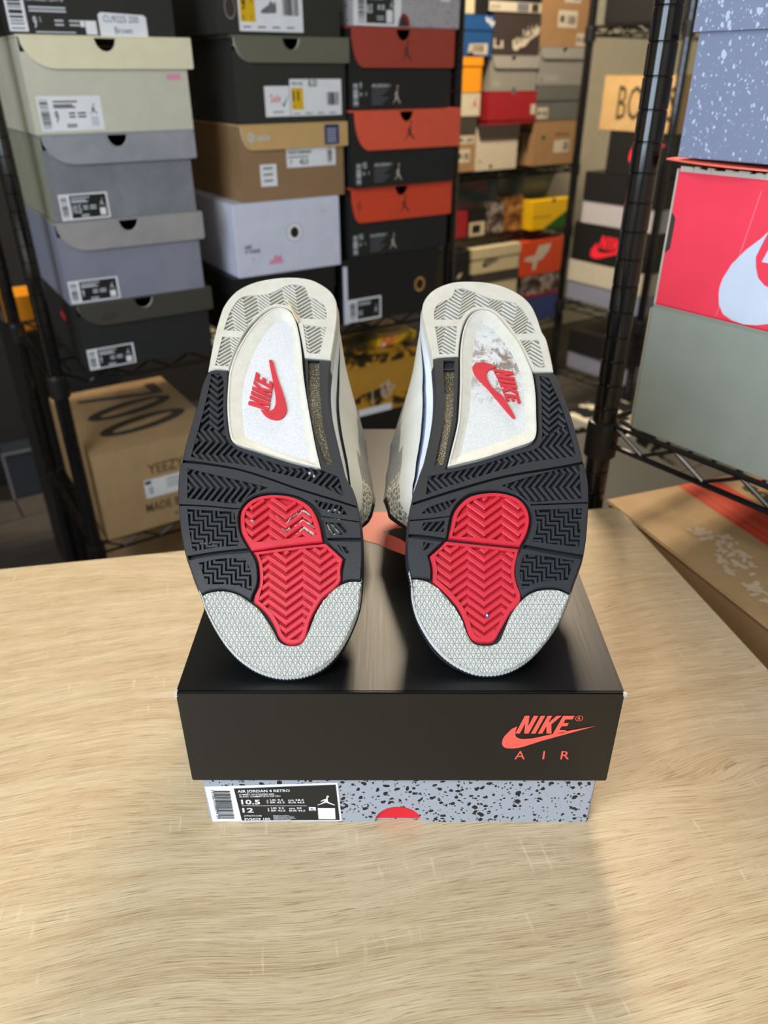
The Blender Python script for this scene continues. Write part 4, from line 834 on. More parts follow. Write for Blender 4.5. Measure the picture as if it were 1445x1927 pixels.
{"m":"ff","p":[(-62.1,198.2),(-56.5,198.8),(-53.5,192.8),(-51.2,169.5),(-47.8,149.4),(-44,142.9),(-37.7,137.5),(-4.8,124.8),(8.4,124.9),(24.4,118.3),(27.8,104.7),(4.4,115.8),(-18.8,122.6),(-31.4,126.8),(-58.3,130.5),(-67.5,133.2),(-67.5,133.4),(-66.2,145.2),(-63.6,169.6),(-62.3,186.9)],"w":1.9,"r":[[(-59.2,198.4),(-57.4,196.6),(-56.2,198.1)],[(-62,196),(-56.8,191.1),(-54.4,194)],[(-62,191.1),(-56.3,185.6),(-53.4,189)],[(-62.3,186.5),(-55.7,180.2),(-52.8,183.6)],[(-62.8,179.6),(-61.7,181.1),(-55.1,174.8),(-52.3,178.2)],[(-63.2,173.2),(-61.1,175.7),(-54.6,169.5),(-51.8,172.9)],[(-63.7,166.5),(-60.5,170.4),(-54,164.3),(-51,167.9)],[(-64.2,160.1),(-59.9,165.1),(-53.5,159.1),(-50.2,162.9)],[(-60.8,158.2),(-59.3,159.9),(-52.9,154),(-49.5,158)],[(-49.6,152.2),(-48.5,153.4)],[(25.3,113.9),(23.3,111.4),(27.5,105.7)],[(24.1,118.2),(19.2,111.7),(22.5,107.3)],[(20.8,119.7),(15,112.1),(16.3,110.3)],[(17,121.3),(17.2,121),(11,112.7)],[(11.4,123.5),(13,121.3),(7.9,114.5)],[(6.5,124.7),(8.7,121.7),(4.5,116)],[(2.4,124.8),(4.5,122),(0.9,117.2)],[(-1.3,124.5),(0.3,122.4),(-2.9,118.1)],[(-5.6,124.9),(-4,122.8),(-6.5,119.3)],[(-11.3,127.1),(-8.2,123.1),(-10.3,120.3)],[(-16.9,129.4),(-12.5,123.5),(-13.9,121.5)],[(-22.6,131.6),(-16.7,123.9),(-17.7,122.4)],[(-27.3,133.5),(-27.7,132.9),(-21,124.2),(-21.4,123.6)],[(-30.9,134.7),(-32,133.3),(-25.4,124.9)],[(-34.6,136),(-36.3,133.6),(-30.9,126.8)],[(-38.1,137.6),(-40.6,134),(-35.4,127.5)],[(-41,140),(-44.9,134.4),(-39.9,128.1)],[(-49.5,151.8),(-47.9,149.8)],[(-44,142.5),(-49.2,134.8),(-44.5,128.8)],[(-54,154),(-54.6,153.1),(-47.5,144.1),(-53.5,135.1),(-49,129.5)],[(-57.5,155.8),(-59,153.5),(-51.9,144.4),(-57.8,135.5),(-53.3,129.9)],[(-61,157.6),(-63.4,153.9),(-56.2,144.8),(-62.1,135.9),(-57.8,130.5)],[(-65.5,151.3),(-60.6,145.2),(-66.4,136.2),(-63.1,132.2)],[(-66,146.9),(-64.9,145.6),(-66.3,143.5)]]},
{"m":"ff","p":[(-68.6,124.8),(-48.2,119.1),(-30.4,114.4),(-17.9,110.8),(-27.9,105.9),(-34.3,100.1),(-50.7,101.5),(-66,103.5)],"w":1.9,"r":[[(-24.3,112.6),(-22.9,110.9),(-25.1,107.3)],[(-29.7,114.1),(-27.1,110.9),(-32.5,102)],[(-35.1,115.5),(-31.3,110.9),(-36.6,102),(-35.2,100.3)],[(-40.5,117),(-35.5,110.9),(-40.8,102),(-39.6,100.6)],[(-45.6,118.2),(-39.6,110.9),(-44.9,102.1),(-44.2,101.2)],[(-51.1,119.7),(-43.8,110.9),(-49,102.1),(-48.6,101.5)],[(-56.5,121.2),(-48,111),(-53.2,102.1),(-52.9,101.8)],[(-60,122.4),(-60.7,121.2),(-52.2,111),(-57.1,102.4)],[(-63.8,123.3),(-65,121.2),(-56.3,111),(-60.9,103)],[(-67.5,124.3),(-68.3,122.7)],[(-67.9,119.7),(-60.5,111),(-64.8,103.6)],[(-67.2,113.9),(-64.7,111),(-66.4,108)]]},
{"m":"ff","p":[(-65.1,96.1),(-50.9,95.1),(-37.1,94.1),(-35.1,86.4),(-34,78.8),(-31.4,72),(-43.4,71.1),(-58.5,68.5),(-61.9,80.8)],"w":1.9,"r":[[(-37.9,94),(-37.4,88.5),(-35.8,88.5)],[(-46.4,94.4),(-46.1,92.2),(-40.3,92.2),(-39.7,85.6),(-35.2,85.6)],[(-49,94.8),(-48.4,89.3),(-42.6,89.3),(-41.9,82.8),(-36.2,82.8),(-35.6,76.4),(-33.1,76.4)],[(-57.4,95.6),(-57.1,93),(-51.3,93),(-50.6,86.4),(-44.9,86.4),(-44.2,80),(-38.5,79.9),(-37.9,73.7),(-32.2,73.7),(-32.1,72)],[(-60,95.6),(-59.3,90.1),(-53.6,90.1),(-52.8,83.6),(-47.1,83.5),(-46.4,77.2),(-40.7,77.2),(-40.3,71.7)],[(-64.3,93.8),(-62.3,93.8),(-61.5,87.2),(-55.8,87.2),(-55,80.7),(-49.3,80.7),(-48.7,74.4),(-43,74.4),(-42.7,71.4)],[(-62.5,84.3),(-58,84.3),(-57.3,77.9),(-51.6,77.9),(-50.9,71.7),(-45.3,71.7),(-45.2,71)],[(-61.8,81.5),(-60.2,81.5),(-59.5,75.2),(-53.8,75.2),(-53.2,69.7)],[(-59.5,72.5),(-56,72.5),(-55.7,69.1)],[(-58.6,69.8),(-58.3,69.8),(-58.2,68.8)]]},
{"m":"ff","p":[(-54.5,61.5),(-41.1,64.1),(-27.9,64),(-24,55.1),(-23.1,45.2),(-33.4,48.5),(-49,49)],"w":1.9,"r":[[(-25.5,58),(-26.8,58),(-27,61.9)],[(-28.1,63.8),(-32.8,63.8)],[(-24.4,55.4),(-29.1,55.4),(-29.5,61.2),(-35.1,61.2),(-35.3,63.8)],[(-23.4,47.3),(-25.5,47.3),(-25.8,52.9),(-31.4,52.9),(-31.8,58.7),(-37.4,58.7),(-37.8,63.9)],[(-27.9,47),(-28.1,50.4),(-33.7,50.5),(-34.1,56.1),(-39.7,56.1),(-40.1,61.9),(-45.7,61.9),(-45.8,62.9)],[(-30.4,47.7),(-30.5,48),(-31.7,48)],[(-36,48.6),(-36.4,53.6),(-42,53.6),(-42.4,59.4),(-48,59.4),(-48.3,62.6)],[(-38.5,48.9),(-38.7,51.1),(-44.2,51.1),(-44.7,56.8),(-50.3,56.8),(-50.7,62)],[(-46.5,49),(-46.9,54.3),(-51.3,54.3)],[(-52.8,57.8),(-53,60.1),(-53.6,60.1)],[(-49,49.3),(-49.2,51.8),(-50.1,51.8)]]},
{"m":"ff","p":[(10.2,102.3),(17.2,100.3),(26.6,98.3),(30.2,91.9),(22.5,92.9),(14.7,95.9)],"w":1.7,"r":[[(12.2,99.5),(13.1,101.4)],[(14.3,96.5),(16.1,100.3)],[(17.1,95.1),(19.2,99.5)],[(20.1,94),(22.4,99)],[(23,92.9),(25.5,98.2)],[(26.2,92.4),(27.9,95.9)]]},
{"m":"ff","p":[(17.2,87.1),(27.8,86.2),(30.8,81.9),(28.8,78.6),(20.4,78.6)],"w":1.7,"r":[[(27.3,86.1),(30.6,81.8)],[(23.2,86.4),(24.4,84.8),(28.8,79.2)],[(18.9,87),(22.2,82.6),(25.3,78.6)],[(19.4,81.3),(20,80.5),(21.3,78.9)]]},
{"m":"ff","p":[(24.8,72.4),(31.5,70.4),(31.4,66.7),(28.2,67.4)],"w":1.7,"r":[[(30.7,70.5),(31.3,69.3)],[(26.5,71.9),(27.2,70.7),(29.2,67.2)]]},
{"m":"ff","p":[(1.3,209.3),(9,209.3),(10.6,180.8),(14.4,152.5),(20.6,127.3),(15.8,126.3),(9.2,147.1),(5.1,167),(2.7,186.7)],"w":0,"r":[]},
{"m":"ff","p":[(-72.9,128.7),(-57.9,126.9),(-37.2,123),(-18.3,116.4),(-1.4,109.6),(22.3,101.2),(36.2,96.3),(35.9,97.9),(22.2,102.9),(-1.5,111.2),(-18.4,118),(-37.4,124.6),(-58.1,129),(-73,131)],"w":0,"r":[]},
{"m":"ff","p":[(-70.6,98.3),(-54.6,97.6),(-37.3,95.8),(-34.1,96),(-34.1,96.8),(-37.4,96.8),(-54.7,98.7),(-70.9,99.6)],"w":0,"r":[]},
{"m":"ff","p":[(-61.5,62.7),(-44.6,65.8),(-25.2,67.5),(-26.5,70.5),(-44.8,68.5),(-62.6,65.5)],"w":0,"r":[]},
{"m":"ff","p":[(16.3,76.6),(27.2,76.8),(39,76.7),(39.1,74),(27.2,74.2),(18.9,75.2)],"w":0,"r":[]},
{"m":"ff","p":[(14.5,91.5),(25.2,89.5),(37.7,87.4),(37.7,86.6),(25.2,88.7),(14.8,90.6)],"w":0,"r":[]},
{"m":"up","p":[(-30.4,87.3),(-30.4,93.6),(-28.1,98),(-24.1,101.4),(-18.2,103.4),(-12.2,103.8),(-5.3,102.6),(0.9,99.8),(5.8,95.9),(9,90.5),(11.1,84.3),(12.5,78.7),(1.2,76.9),(-23.2,74),(-26.8,77.9),(-29.3,82.5)],"w":2.6,"r":[[(-27.6,98.1),(-26.5,97.2),(-20.4,102.5)],[(-15,103.6),(-6.2,96.6),(-1.5,100.6)],[(-29.9,94.2),(-26,91.2),(-16.8,99.3),(-5.8,90.7),(2.8,98)],[(-30.2,89),(-25.5,85.4),(-16.4,93.3),(-5.5,84.8),(3.8,92.7),(9.7,88)],[(-29.2,82.7),(-25.1,79.6),(-16,87.4),(-5.1,79),(4.1,86.8),(11.8,80.7)],[(-23.7,74.8),(-15.6,81.6),(-8,75.9)],[(-0.7,76.8),(4.4,81),(8.1,78.1)],[(-16.4,74.9),(-15.2,75.9),(-14.1,75.1)]]},
{"m":"low","p":[(-20.5,66.6),(-5,68.6),(16.9,70.9),(21.2,67.4),(26.2,63),(25.1,56.6),(25.1,51.6),(20.4,46.7),(15.6,42.7),(11.3,36.4),(8.2,29.4),(6,22.5),(4,18.9),(0,18.7),(-2.4,19.2),(-5.3,22.2),(-7.8,27.9),(-12.5,34.1),(-17.5,38.4),(-19,39.6),(-18.5,42.8),(-17.1,48.5),(-17.1,55.1),(-18.2,61)],"w":2.6,"r":[[(-5.1,68.4),(-4.5,68),(-3.8,68.6)],[(11.5,70.2),(15.1,67.5),(18.1,69.8)],[(-11.1,67.7),(-4.3,62.7),(4.4,69.5)],[(5.2,69.7),(15.3,62.1),(21.4,66.9)],[(-18.3,62),(-14.5,65),(-4,57.5),(5.1,64.5),(15.4,56.9),(24.7,64),(26,63)],[(-17.3,57.4),(-14.2,59.8),(-3.8,52.3),(5.3,59.3),(15.6,51.8),(24.8,58.7),(25.3,58.4)],[(-17,52.3),(-13.9,54.6),(-3.6,47.3),(5.5,54.1),(15.7,46.8),(24.9,53.6)],[(-17.5,46.7),(-13.7,49.5),(-3.5,42.4),(5.7,49.1),(15.3,42.3)],[(-18.7,40.8),(-13.5,44.6),(-3.3,37.5),(5.8,44.1),(12.9,39.2)],[(-16.4,37.5),(-13.3,39.7),(-3.1,32.8),(6,39.2),(11,35.7)],[(-13.1,34.9),(-3,28),(6.1,34.4),(9.3,32.2)],[(-6.9,26.1),(-2.9,23.4),(6.2,29.7),(7.7,28.7)],[(-2.1,19.3),(6.3,25),(6.5,24.8)]]},
]}
SOLE_R = {"O":[0.05826, 0.30719, 0.132],"outline":[(-26,209.3),(-27.6,222.5),(-30.2,238.8),(-31.9,252.7),(-30.7,261.2),(-26.1,269.8),(-19.5,275.7),(-8.5,280.3),(4.4,281),(18.4,279.2),(29.8,274),(38.8,266.7),(44.4,258),(47.5,246.7),(49.7,233),(51.7,227.6),(52.8,216.9),(53.5,206.4),(53.8,198.1),(55.4,194.9),(57.3,182.4),(60.1,167.8),(62.1,152.5),(63.7,136.5),(64.4,124.3),(64.9,122.8),(65,110.9),(63.4,97.3),(61,84),(58.6,72.3),(55.9,63),(53.1,56.7),(49.9,49.7),(46.8,41.6),(42.6,32.8),(37.9,24.7),(31.6,16.8),(24.6,9.8),(16.9,4.5),(8.4,1.1),(-0,-0),(-8.4,0.7),(-16.8,3.8),(-24.3,8.4),(-30.9,14.7),(-35.9,21.8),(-40.1,29.8),(-42.5,38.9),(-43.4,50),(-45.2,59.7),(-45.5,70.7),(-44.4,84.4),(-42.9,95.6),(-40.3,108.1),(-36.4,121),(-34,127.9),(-32.3,134.6),(-28.9,150.5),(-26.2,168.2),(-25.3,186.5),(-25.7,201.6)],"heel":[(-25.9,210.1),(-27.6,222.5),(-30.2,238.8),(-31.9,252.7),(-30.7,261.2),(-26.1,269.8),(-19.5,275.7),(-8.5,280.3),(4.4,281),(18.4,279.2),(29.8,274),(38.8,266.7),(44.4,258),(47.5,246.7),(49.7,233),(51.7,227.6),(52.8,216.9),(53.5,206.4),(53.7,198.7),(40,198.8),(36.4,211.7),(31.5,226.3),(25.9,238.5),(19.4,249.7),(13.4,254.5),(7.1,254.2),(1.1,250),(-4,239.6),(-7.2,225.1),(-8.7,211.9),(-17.8,211.4)],"shank":[(-19.9,124),(-16.1,139),(-12,156.3),(-9.9,174.1),(-8.5,192.7),(-7.5,211.9),(-6.1,225.1),(-3,238.6),(1.7,248),(7,252.2),(13.1,252.5),(19.1,248),(25.5,236.9),(31.7,224.9),(36.4,209.1),(39.2,196.3),(39.6,180),(38.3,162),(36.9,148),(34,142.8),(22.4,137.8),(3.1,130.5),(-10.2,126.7)],"shank_in":[(-13.2,131.2),(-8.9,150.4),(-5.1,168.1),(-3.1,186.4),(-1.1,209.2),(1.8,227.7),(5.1,238.6),(9.6,243.4),(14.6,241.3),(23,229),(29.9,213),(33.9,196.3),(34.4,180.1),(33,162),(31.7,151.4),(27.1,147.4),(9.4,140.1),(-6,133.9)],"swoosh":[(0.2,200.2),(0.8,204.1),(2.6,206),(7.2,206.9),(12.1,205.3),(15.9,202.5),(13.4,201.7),(10.5,200.2),(8.9,196.1),(10.5,189.4),(14,183.2),(18.1,179.1),(21.4,171.6),(25,162),(24.6,160.8),(23.3,161.5),(16.6,172.2),(10.1,183.2),(2.4,194.5)],"nikeq":[(14,201.2),(20.9,175),(29.5,173),(26.9,198.8)],"ff":[(-25.8,209.1),(-23.4,210.6),(-9.7,211.9),(-8.8,209.3),(-9.7,192.7),(-11.2,174.1),(-13,156.3),(-17,139),(-20.8,122.7),(-10.2,125.1),(3,128.9),(22.3,136.4),(34.2,141.1),(38.1,147.4),(39.6,162),(41,180),(40.8,195.7),(41.7,197.3),(53.3,197.7),(55.4,194.9),(57.3,182.4),(60.1,167.8),(62.1,152.5),(63.7,136.5),(64.4,124.3),(64.9,122.8),(65,110.9),(63.4,97.3),(61,84),(58.6,72.3),(55.9,63),(53.1,56.7),(49.9,49.7),(46.9,42.4),(40.9,45),(32.3,45.4),(24.5,43.3),(19.6,40),(17.6,45.5),(16.1,54.1),(17.5,63.1),(20.1,67.7),(23.1,72.4),(26.2,78.2),(28.4,87.1),(27.6,95.3),(23.9,102.1),(17.9,105.6),(8.9,107.3),(-1.2,106.6),(-8.6,104.2),(-14.8,98.6),(-18.7,91.9),(-20.9,83.3),(-22.5,75.4),(-28.9,68.8),(-33.4,64.2),(-32,57),(-32.2,50.4),(-37.6,51.2),(-43.3,51.4),(-45.2,59.7),(-45.5,70.7),(-44.4,84.4),(-42.9,95.6),(-40.3,108.1),(-36.4,121),(-34,127.9),(-32.3,134.6),(-28.9,150.5),(-26.2,168.2),(-25.3,186.5),(-25.7,201.6)],"pod_up":[(-21.4,75.4),(-19.6,82.3),(-17.4,91.4),(-13.5,97.5),(-7.8,102.7),(-0.4,105.1),(8.8,105.8),(16.8,104.2),(22.9,100.5),(26.4,94.3),(27.2,87.1),(25.5,80.1),(22.8,74.3),(20.1,70.1),(-0.7,72.5)],"pod_low":[(-23,73.3),(-0.8,70.8),(19.7,68.4),(18,63.1),(16.1,54.1),(17,47.2),(18.8,41.2),(17.7,37),(12.8,32.1),(9.1,26.4),(5.6,20.9),(2.5,16.5),(-2.2,15.8),(-8.1,16.6),(-11.4,20.1),(-13.8,27.3),(-17.8,35.5),(-24.4,43),(-31.2,49.1),(-31,57),(-32.5,64),(-27.1,68.8)],"star":[(-43.3,50.6),(-37.2,50.1),(-30.5,47.2),(-24.8,41.8),(-19,34.5),(-14.9,27.3),(-12.1,20.1),(-8.5,15.5),(-1.8,14.3),(5,15.8),(8.6,22),(12.3,30.1),(17.7,37),(24,42.1),(32.3,44.4),(40.8,44),(46.7,41.4),(42.6,32.8),(37.9,24.7),(31.6,16.8),(24.6,9.8),(16.9,4.5),(8.4,1.1),(-0,-0),(-8.4,0.7),(-16.8,3.8),(-24.3,8.4),(-30.9,14.7),(-35.9,21.8),(-40.1,29.8),(-42.5,38.9)],"pockets":[{"m":"heel","p":[(-24,244.4),(-23.7,251.9),(-22.2,256.6),(-18.8,260.9),(-12.3,264.3),(-9.6,268.1),(-8.3,273),(-3.2,274),(3.2,272),(11.5,267.1),(17,264.2),(29.6,261.2),(35.4,258.3),(39.9,249.8),(43.2,240.4),(45.5,232.2),(31.3,231.3),(27.8,239.6),(22.9,248),(17.7,253.6),(10.8,256.2),(5.1,256.2),(0.7,253.2),(-3.8,248.1),(-5.4,244.8)],"w":1.15,"r":[[(-6.6,273.2),(-2.7,269.9),(0.6,272.7)],[(-8.8,271.2),(-3.3,266.6),(3,272)],[(-9.3,267.9),(-3.9,263.3),(4.8,270.7)],[(-11.2,265.6),(-4.5,260),(6.8,269.6),(15.6,262.1),(17.7,263.7)],[(-20.6,258.6),(-16.6,262)],[(-13.4,263.7),(-5.1,256.7),(6.2,266.3),(15,258.8),(20.4,263.3)],[(-23.1,253.7),(-14.6,260.9),(-5.7,253.5),(5.6,263),(14.3,255.5),(22.7,262.5)],[(31.3,260.2),(34.4,257.6),(35.1,258.1)],[(-23.6,250.4),(-15.2,257.7),(-6.3,250.3),(4.9,259.7),(9,256.3)],[(16.3,254.5),(25.1,261.8),(33.7,254.3),(36.1,256.3)],[(-23.8,247.5),(-15.7,254.4),(-6.9,247.1),(4.3,256.5),(4.6,256.2)],[(18.4,253.5),(24.4,258.5),(33,251.1),(37.1,254.4)],[(-23.7,244.9),(-16.3,251.2),(-8.7,244.9)],[(-6.1,245),(-4.8,246.1)],[(19.7,251.9),(23.7,255.3),(32.3,247.9),(38,252.6)],[(-20.7,244.7),(-16.8,248),(-13,244.9)],[(21,250.4),(23,252),(31.6,244.7),(39,250.7)],[(22.4,248.8),(30.9,241.5),(40,248.9)],[(26.9,241.2),(30.2,238.4),(40.6,246.8)],[(29.9,235.5),(40.9,244.4),(42.1,243.4)],[(30.5,233.5),(40.2,241.3),(43.8,238.2)],[(31.5,231.7),(39.5,238.1),(45.2,233.3)],[(34.4,231.5),(38.8,235),(42,232.2)]]},
{"m":"heel","p":[(-23.5,238.4),(-8.5,238.8),(-9.7,226),(-11.1,214),(-21.6,213.6)],"w":1.15,"r":[[(-23,235.7),(-19.8,238.4)],[(-12.2,238.5),(-9,236)],[(-22.9,233.1),(-16.5,238.5),(-9.3,232.6)],[(-22.7,230.5),(-17,235.3),(-9.6,229.2)],[(-22.6,228),(-17.6,232.2),(-9.8,225.9)],[(-22.2,225.7),(-18.1,229.1),(-10.4,222.8)],[(-22.1,223.1),(-18.6,226),(-10.6,219.5)],[(-22,220.6),(-19.2,223),(-10.9,216.3)],[(-21.9,218.1),(-19.7,219.9),(-12.3,214)],[(-21.5,215.9),(-20.2,216.9),(-16.5,214)]]},
{"m":"heel","p":[(33.9,225.9),(46.6,225.8),(48.9,201.6),(41.6,202.5)],"w":1.15,"r":[[(34.4,224.6),(35.7,225.6)],[(35,222.6),(39,225.7)],[(36,220.8),(41.9,225.6),(46.9,221.3)],[(36.6,218.8),(41.2,222.5),(47.4,217.3)],[(37.2,216.9),(40.5,219.5),(47.8,213.3)],[(37.8,214.9),(39.8,216.4),(48,209.6)],[(38.4,212.9),(39.1,213.4),(47.2,206.6),(48.2,207.4)],[(39.3,209.7),(46.5,203.7),(48.5,205.2)],[(40.9,204.8),(43.8,202.4)],[(47.5,202),(48.8,203)]]},
{"m":"ff","p":[(44.1,195),(50,193.1),(54.8,173.9),(58.4,151.3),(60.1,132.2),(58.4,131.5),(30.9,127.3),(15.6,122.7),(-7.1,114.9),(-23.9,108.6),(-33.6,104.4),(-32,117.2),(-2.9,124.1),(21.1,132.7),(36.5,137.7),(40.3,144.5),(42.1,161.9),(43.7,180)],"w":1.9,"r":[[(46.1,194.3),(50.1,189.3),(50.7,189.9)],[(44,189.9),(44.3,190.2),(49.6,183.9),(51.7,185.9)],[(44,184.4),(49,178.4),(52.5,181.8)],[(43.7,178.7),(48.4,173.1),(53.7,178.1)],[(43.3,173.1),(47.8,167.8),(54.3,173.9),(54.8,173.3)],[(42.8,167.8),(47.2,162.5),(53.7,168.6),(56,165.8)],[(42.2,162.5),(46.7,157.3),(53.1,163.3),(57.3,158.4)],[(41.7,157.3),(46.1,152.2),(52.5,158.1),(55.8,154.3)],[(41.2,152.2),(44.5,148.4)],[(49.2,150.4),(51.9,153),(52.3,152.5)],[(59.3,141.7),(58.5,140.8),(59.3,139.6)],[(58.6,146.2),(54.2,140.4),(59.8,132.4)],[(54.8,152.7),(57,149.5),(49.8,140.1),(56,131.2)],[(51.3,151),(52.6,149.1),(45.5,139.7),(51.7,130.8),(51.5,130.5)],[(47.9,149.2),(48.2,148.8),(41.1,139.4),(47.4,130.5),(46.9,129.8)],[(42.7,146.9),(38.7,141.6)],[(37.2,138.5),(43.1,130.1),(42.4,129.2)],[(33.9,136.7),(38.8,129.8),(37.9,128.5)],[(30.2,135.5),(34.5,129.5),(33.3,127.9)],[(26.5,134.3),(30.2,129.1),(28.3,126.6)],[(22.8,133.1),(25.9,128.8),(23.1,125)],[(19.1,131.9),(21.6,128.4),(17.9,123.5)],[(15.7,130.4),(17.3,128.1),(12.7,121.9)],[(12,129.2),(13.1,127.8),(7.4,120)],[(8.4,128),(8.8,127.4),(2.2,118.5)],[(4,126.5),(-2,118.1),(-1.2,117)],[(-1.4,124.6),(-6.3,117.8),(-4.8,115.9)],[(-6.5,123),(-10.5,117.5),(-8.3,114.7)],[(-11.2,122.1),(-14.7,117.1),(-11.7,113.3)],[(-16.1,120.8),(-18.9,116.8),(-15.3,112.1)],[(-21,119.5),(-23.2,116.5),(-18.6,110.7)],[(-25.7,118.6),(-27.4,116.2),(-22.1,109.6)],[(-30.5,117.3),(-31.6,115.8),(-25.4,108.1)],[(-32.7,111.6),(-29,107),(-29.6,106.1)]]},
{"m":"ff","p":[(12.3,110.6),(29.9,116.9),(61.4,125.5),(59.6,101.4),(43.7,100.2),(28.2,99.7),(20.2,106.3)],"w":1.9,"r":[[(60.4,114.1),(56.7,109.7),(59.8,104.3)],[(57.8,124.5),(60.5,119.5),(52.6,109.7),(57.3,101.4)],[(54.2,123.2),(56.3,119.6),(48.4,109.7),(53.3,101.1)],[(50.5,122.3),(52,119.6),(44.2,109.7),(49.3,100.8)],[(46.8,121.4),(47.8,119.6),(40,109.8),(45.2,100.8),(44.9,100.5)],[(43.1,120.5),(43.6,119.6),(35.8,109.8),(41,100.9),(40.6,100.3)],[(39.1,119.3),(31.6,109.8),(36.9,100.9),(36.2,100)],[(33.7,117.8),(27.4,109.8),(32.7,100.9),(32,100)],[(28.3,116.3),(23.3,109.8),(28.6,100.9),(27.9,100)],[(22.3,114),(19.1,109.8),(22.1,104.8)],[(16.5,111.9),(14.9,109.9),(15.4,109)]]},
{"m":"ff","p":[(30.8,93.8),(59.2,94.7),(54.4,69.5),(41.4,70.9),(27.5,72.9),(31,82.1)],"w":1.9,"r":[[(57.6,94.3),(57.4,92.9),(58.7,92.9)],[(55,94.4),(54.4,89.9),(58,89.9)],[(46.5,94),(46.5,93.7),(52.3,93.6),(51.5,87),(57.3,87),(56.6,81.2)],[(44,94.1),(43.6,90.7),(49.4,90.7),(48.6,84.2),(54.4,84.1),(53.6,77.7),(55.8,77.7)],[(41.4,94.1),(40.7,87.8),(46.5,87.8),(45.7,81.3),(51.5,81.3),(50.8,75),(55.2,75)],[(33,93.8),(32.7,91.5),(38.5,91.5),(37.8,84.9),(43.6,84.9),(42.9,78.5),(48.6,78.5),(47.9,72.2),(53.6,72.2),(53.4,69.8)],[(31.2,88.6),(35.7,88.6),(35,82.1),(40.7,82.1),(40.1,75.7),(45.8,75.7),(45.3,70.6)],[(31.2,85.7),(32.8,85.7),(32.2,79.3),(37.9,79.2),(37.3,73),(43,73),(42.8,70.9)],[(29.5,78.2),(29.4,76.5),(35.1,76.5),(34.7,72)],[(27.9,73.7),(32.3,73.7),(32.2,72.3)]]},
{"m":"ff","p":[(22,64.9),(36.3,63.5),(50.4,61),(46,49.7),(29.1,48.4),(19.8,44.6),(18.7,54.1)],"w":1.9,"r":[[(43.5,61.9),(43.4,60.3),(49,60.3),(48.7,56.7)],[(41.1,62.6),(40.7,57.7),(46.3,57.7),(45.8,52),(46.7,52)],[(33.1,63.6),(32.8,61),(38.5,61),(38,55.2),(43.6,55.2),(43.1,49.5)],[(25,64.3),(28.1,64.3)],[(30.6,64),(30.1,58.4),(35.8,58.4),(35.3,52.7),(40.9,52.7),(40.7,49.5)],[(22.5,64.7),(22.3,61.7),(27.9,61.7),(27.5,55.9),(33.1,55.9),(32.7,50.2),(38.2,50.2),(38.2,49.2)],[(20.5,59.1),(25.2,59.1),(24.8,53.4),(30.4,53.3),(30.1,48.6)],[(19.4,56.6),(22.6,56.6),(22.2,50.9),(27.8,50.8),(27.6,48)],[(19,54),(19.9,54),(19.5,48.4),(25.1,48.4),(25,46.8)],[(19.7,45.9),(22.5,45.9)]]},
{"m":"ff","p":[(-36.7,91.4),(-32.5,95.5),(-15.1,101.9),(-19.9,95.5),(-28.1,91.9)],"w":1.7,"r":[[(-19.6,100),(-18.4,97.4)],[(-22.6,98.9),(-20.8,95.1)],[(-25.6,97.8),(-23.8,94)],[(-28.5,96.7),(-26.6,92.6)],[(-31.5,95.6),(-29.7,91.8)],[(-34,93.6),(-33.1,91.7)]]},
{"m":"ff","p":[(-36.9,81.8),(-35.5,85.3),(-23,86.5),(-24.1,79.1),(-35.6,80.1)],"w":1.7,"r":[[(-23.5,83.1),(-26.5,79.4)],[(-25.1,86.1),(-28.7,81.5),(-30.1,79.7)],[(-29.2,85.8),(-30.9,83.7),(-33.6,80.2)],[(-33.5,85.3),(-36.4,81.5)]]},
{"m":"ff","p":[(-36.8,67),(-35.8,72.8),(-30.1,71.4),(-33.3,68.8)],"w":1.7,"r":[[(-31.2,71.6),(-31.8,70.4),(-32.1,69.9)],[(-34.2,72.3),(-36.6,68)]]},
{"m":"ff","p":[(-19,208),(-11.4,208),(-12.3,201.2),(-19.3,200.9)],"w":0,"r":[]},
{"m":"ff","p":[(-19.3,200.3),(-11.8,200.3),(-13.2,180.2),(-15,162.2),(-19.3,141.3),(-22.3,125.9),(-27.7,125.1),(-24.5,141.3),(-21.1,156.3),(-19.4,174.2)],"w":0,"r":[]},
{"m":"ff","p":[(-42.9,96.6),(-42.3,98.7),(-16.6,108),(14.3,117.7),(49.2,124.5),(65.4,128.1),(65.3,126.1),(48.9,122.6),(14.1,115.8),(-16.7,105.9)],"w":0,"r":[]},
{"m":"ff","p":[(28.7,97.6),(46.2,98.4),(63.2,99),(63.1,98),(46,97.3),(28.6,96.6)],"w":0,"r":[]},
{"m":"ff","p":[(22.5,71),(38.4,67.7),(56.6,64.4),(55.5,61.6),(38.2,64.7),(21,68.6)],"w":0,"r":[]},
{"m":"ff","p":[(-44.9,77.9),(-35.7,77.2),(-22.1,74.9),(-24.4,72.6),(-35.8,74.3),(-45.2,75.5)],"w":0,"r":[]},
{"m":"ff","p":[(-43.8,87.2),(-31.8,88.2),(-20.1,89.8),(-20.2,89.1),(-31.9,87.3),(-43.9,86.2)],"w":0,"r":[]},
